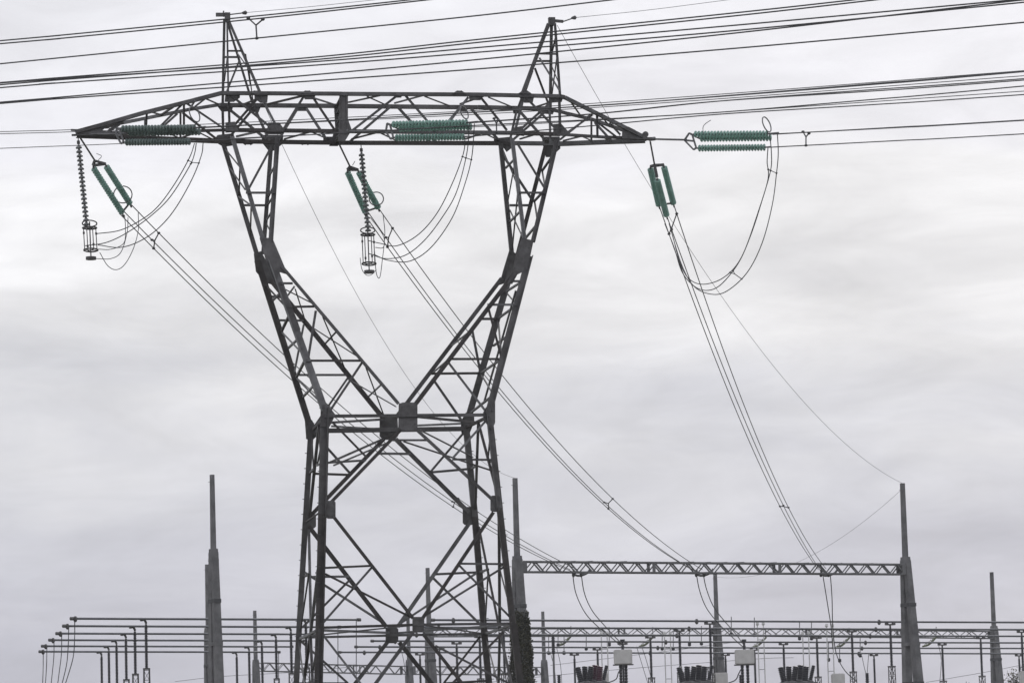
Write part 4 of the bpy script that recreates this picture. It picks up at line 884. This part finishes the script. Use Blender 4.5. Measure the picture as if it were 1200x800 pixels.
# small surge arresters on stands at the right and behind the pylon foot
for k, (x, yt, lb) in enumerate(((1016, 788, 'short dark arrester between the right droppers and the tall right post'), (868, 790, 'short dark arrester under the second large grey box'), (655, 790, 'short dark arrester right of the ivy covered post'), (648, 744, 'thin rod arrester beside the ivy covered post'))):
    t = atY(x, yt, 330); root = empty('surge_arrester', (t.x, t.y, GZ), lb, 'arrester', 'short dark arresters in the station')
    bm = bmesh.new(); lathe(bm, t, t - V((0, 0, 1.6)), [(j * .08, .17 if j % 2 else .11) for j in range(21)], 10); build('body', bm, BLACK, root, True)
    bm = bmesh.new(); bar(bm, t - V((0, 0, 1.6)), V((t.x, t.y, GZ)), .18, .18); build('stand', bm, GALV, root)

# ------------------------------------------------------------------ ivy on the near gantry post, tree at the right edge
bm = bmesh.new(); ZI = atY(604, 722, 270).z; zst = zb + .6
for i in range(14000):
    z = GZ + random.random() ** .8 * (ZI + .4 * math.sin(i) - GZ); t = (zst - z) / (zst - GZ)
    leg = random.choice((-1, -1, 1)); c = (-(.2 + 1.2 * t)) if leg < 0 else (.2 + .3 * t); lump = .5 + .5 * math.sin(z * 2.1 + leg) * math.sin(z * .9 + 1)
    hw = .27 + .09 * t; o = .02 + abs(random.gauss(0, .05 + .12 * lump * min(1, (ZI - z) / 4))); e = random.uniform(-1.15, 1.15); sd_ = random.randrange(4)
    u, v = ((e * hw, -hw - o), (e * hw, hw + o), (-hw - o, e * hw), (hw + o, e * hw))[sd_]
    p = V((GA.x, GA.y, z)) + RN * (c + v) + RD * u; q = random.uniform(.05, .10)
    d1 = V((random.gauss(0, 1), random.gauss(0, 1), random.gauss(0, 1))).normalized(); d2 = d1.cross(V((random.gauss(0, 1), random.gauss(0, 1), .3))).normalized()
    bm.faces.new([bm.verts.new(p + d1 * q), bm.verts.new(p + d2 * q * .8), bm.verts.new(p - d1 * q), bm.verts.new(p - d2 * q * .8)])
for i in range(5):
    tube(bm, [V((GA.x + .3 * math.cos(i * 1.3 + k * .3), GA.y + .5 * math.sin(i * 1.3 + k * .3), GZ + k * .8)) for k in range(9)], .03, 5)
tag(build('climbing_ivy', bm, LEAF), 'dark olive ivy climbing the post beside the right pylon leg', 'ivy')
def tree(x, ytop, Y, wd, label, n):
    t = atY(x, ytop, Y); base = V((t.x, t.y, GZ)); Ht = t.z - GZ
    root = empty('bare_tree', base, label, 'tree', 'thin trees behind the station')
    bm = bmesh.new(); tube(bm, [base, base + V((.1, 0, Ht * .3)), base + V((-.1, .1, Ht * .55)), base + V((.1, 0, Ht * .9))], [.3, .22, .15, .04], 8); tips = []
    for i in range(34):
        h = Ht * random.uniform(.3, .85); a = random.uniform(0, 6.28); L = wd * random.uniform(.5, 1) * (1.15 - h / Ht); s = base + V((0, 0, h)); e = s + V((math.cos(a) * L, math.sin(a) * L, L * .75))
        m = s.lerp(e, .5) + V((0, 0, -.15)); tube(bm, [s, m, e], [.08, .05, .015], 5); tips += [m, e, s.lerp(e, .75)]
        for j in range(5):
            f = s.lerp(e, random.uniform(.4, 1)); g = f + V((random.gauss(0, .5), random.gauss(0, .5), random.uniform(.2, .9))); tube(bm, [f, g], [.025, .008], 4); tips.append(g)
    build('trunk', bm, BARK, root); bm = bmesh.new()
    for i in range(n):
        p = random.choice(tips) + V((random.gauss(0, .35), random.gauss(0, .35), random.gauss(0, .3)))
        if p.z > t.z + .2: continue
        q = random.uniform(.05, .12); d1 = V((random.gauss(0, 1), random.gauss(0, 1), random.gauss(0, 1))).normalized(); d2 = d1.cross(V((random.gauss(0, 1), .3, random.gauss(0, 1)))).normalized()
        bm.faces.new([bm.verts.new(p + d1 * q), bm.verts.new(p + d2 * q), bm.verts.new(p - d1 * q), bm.verts.new(p - d2 * q)])
    build('crown', bm, LEAF2, root)
tree(1190, 783, 430, 3.0, 'pale thin leaved tree top at the bottom right corner', 4200)
tree(1134, 797, 440, 2.4, 'small tree top barely showing at the bottom edge, right of the tall post', 2500)

# light mist between the pylon and the far station
hb = bmesh.new(); box(hb, V((0, 300, 40)), V((900, 0, 0)), V((0, 500, 0)), V((0, 0, 43)))
HZ = bpy.data.materials.new('thin_mist'); HZ.use_nodes = True; ht = HZ.node_tree; ht.nodes.clear()
ho = ht.nodes.new('ShaderNodeOutputMaterial'); hv = ht.nodes.new('ShaderNodeVolumePrincipled'); hv.inputs['Density'].default_value = .00017; hv.inputs['Color'].default_value = (.86, .87, .92, 1)
ht.links.new(hv.outputs[0], ho.inputs['Volume']); tag(build('haze', hb, HZ), kind='stuff')

print('PKZ', PKZ, 'UL', UL, 'UR', UR, 'objects', len(bpy.data.objects))
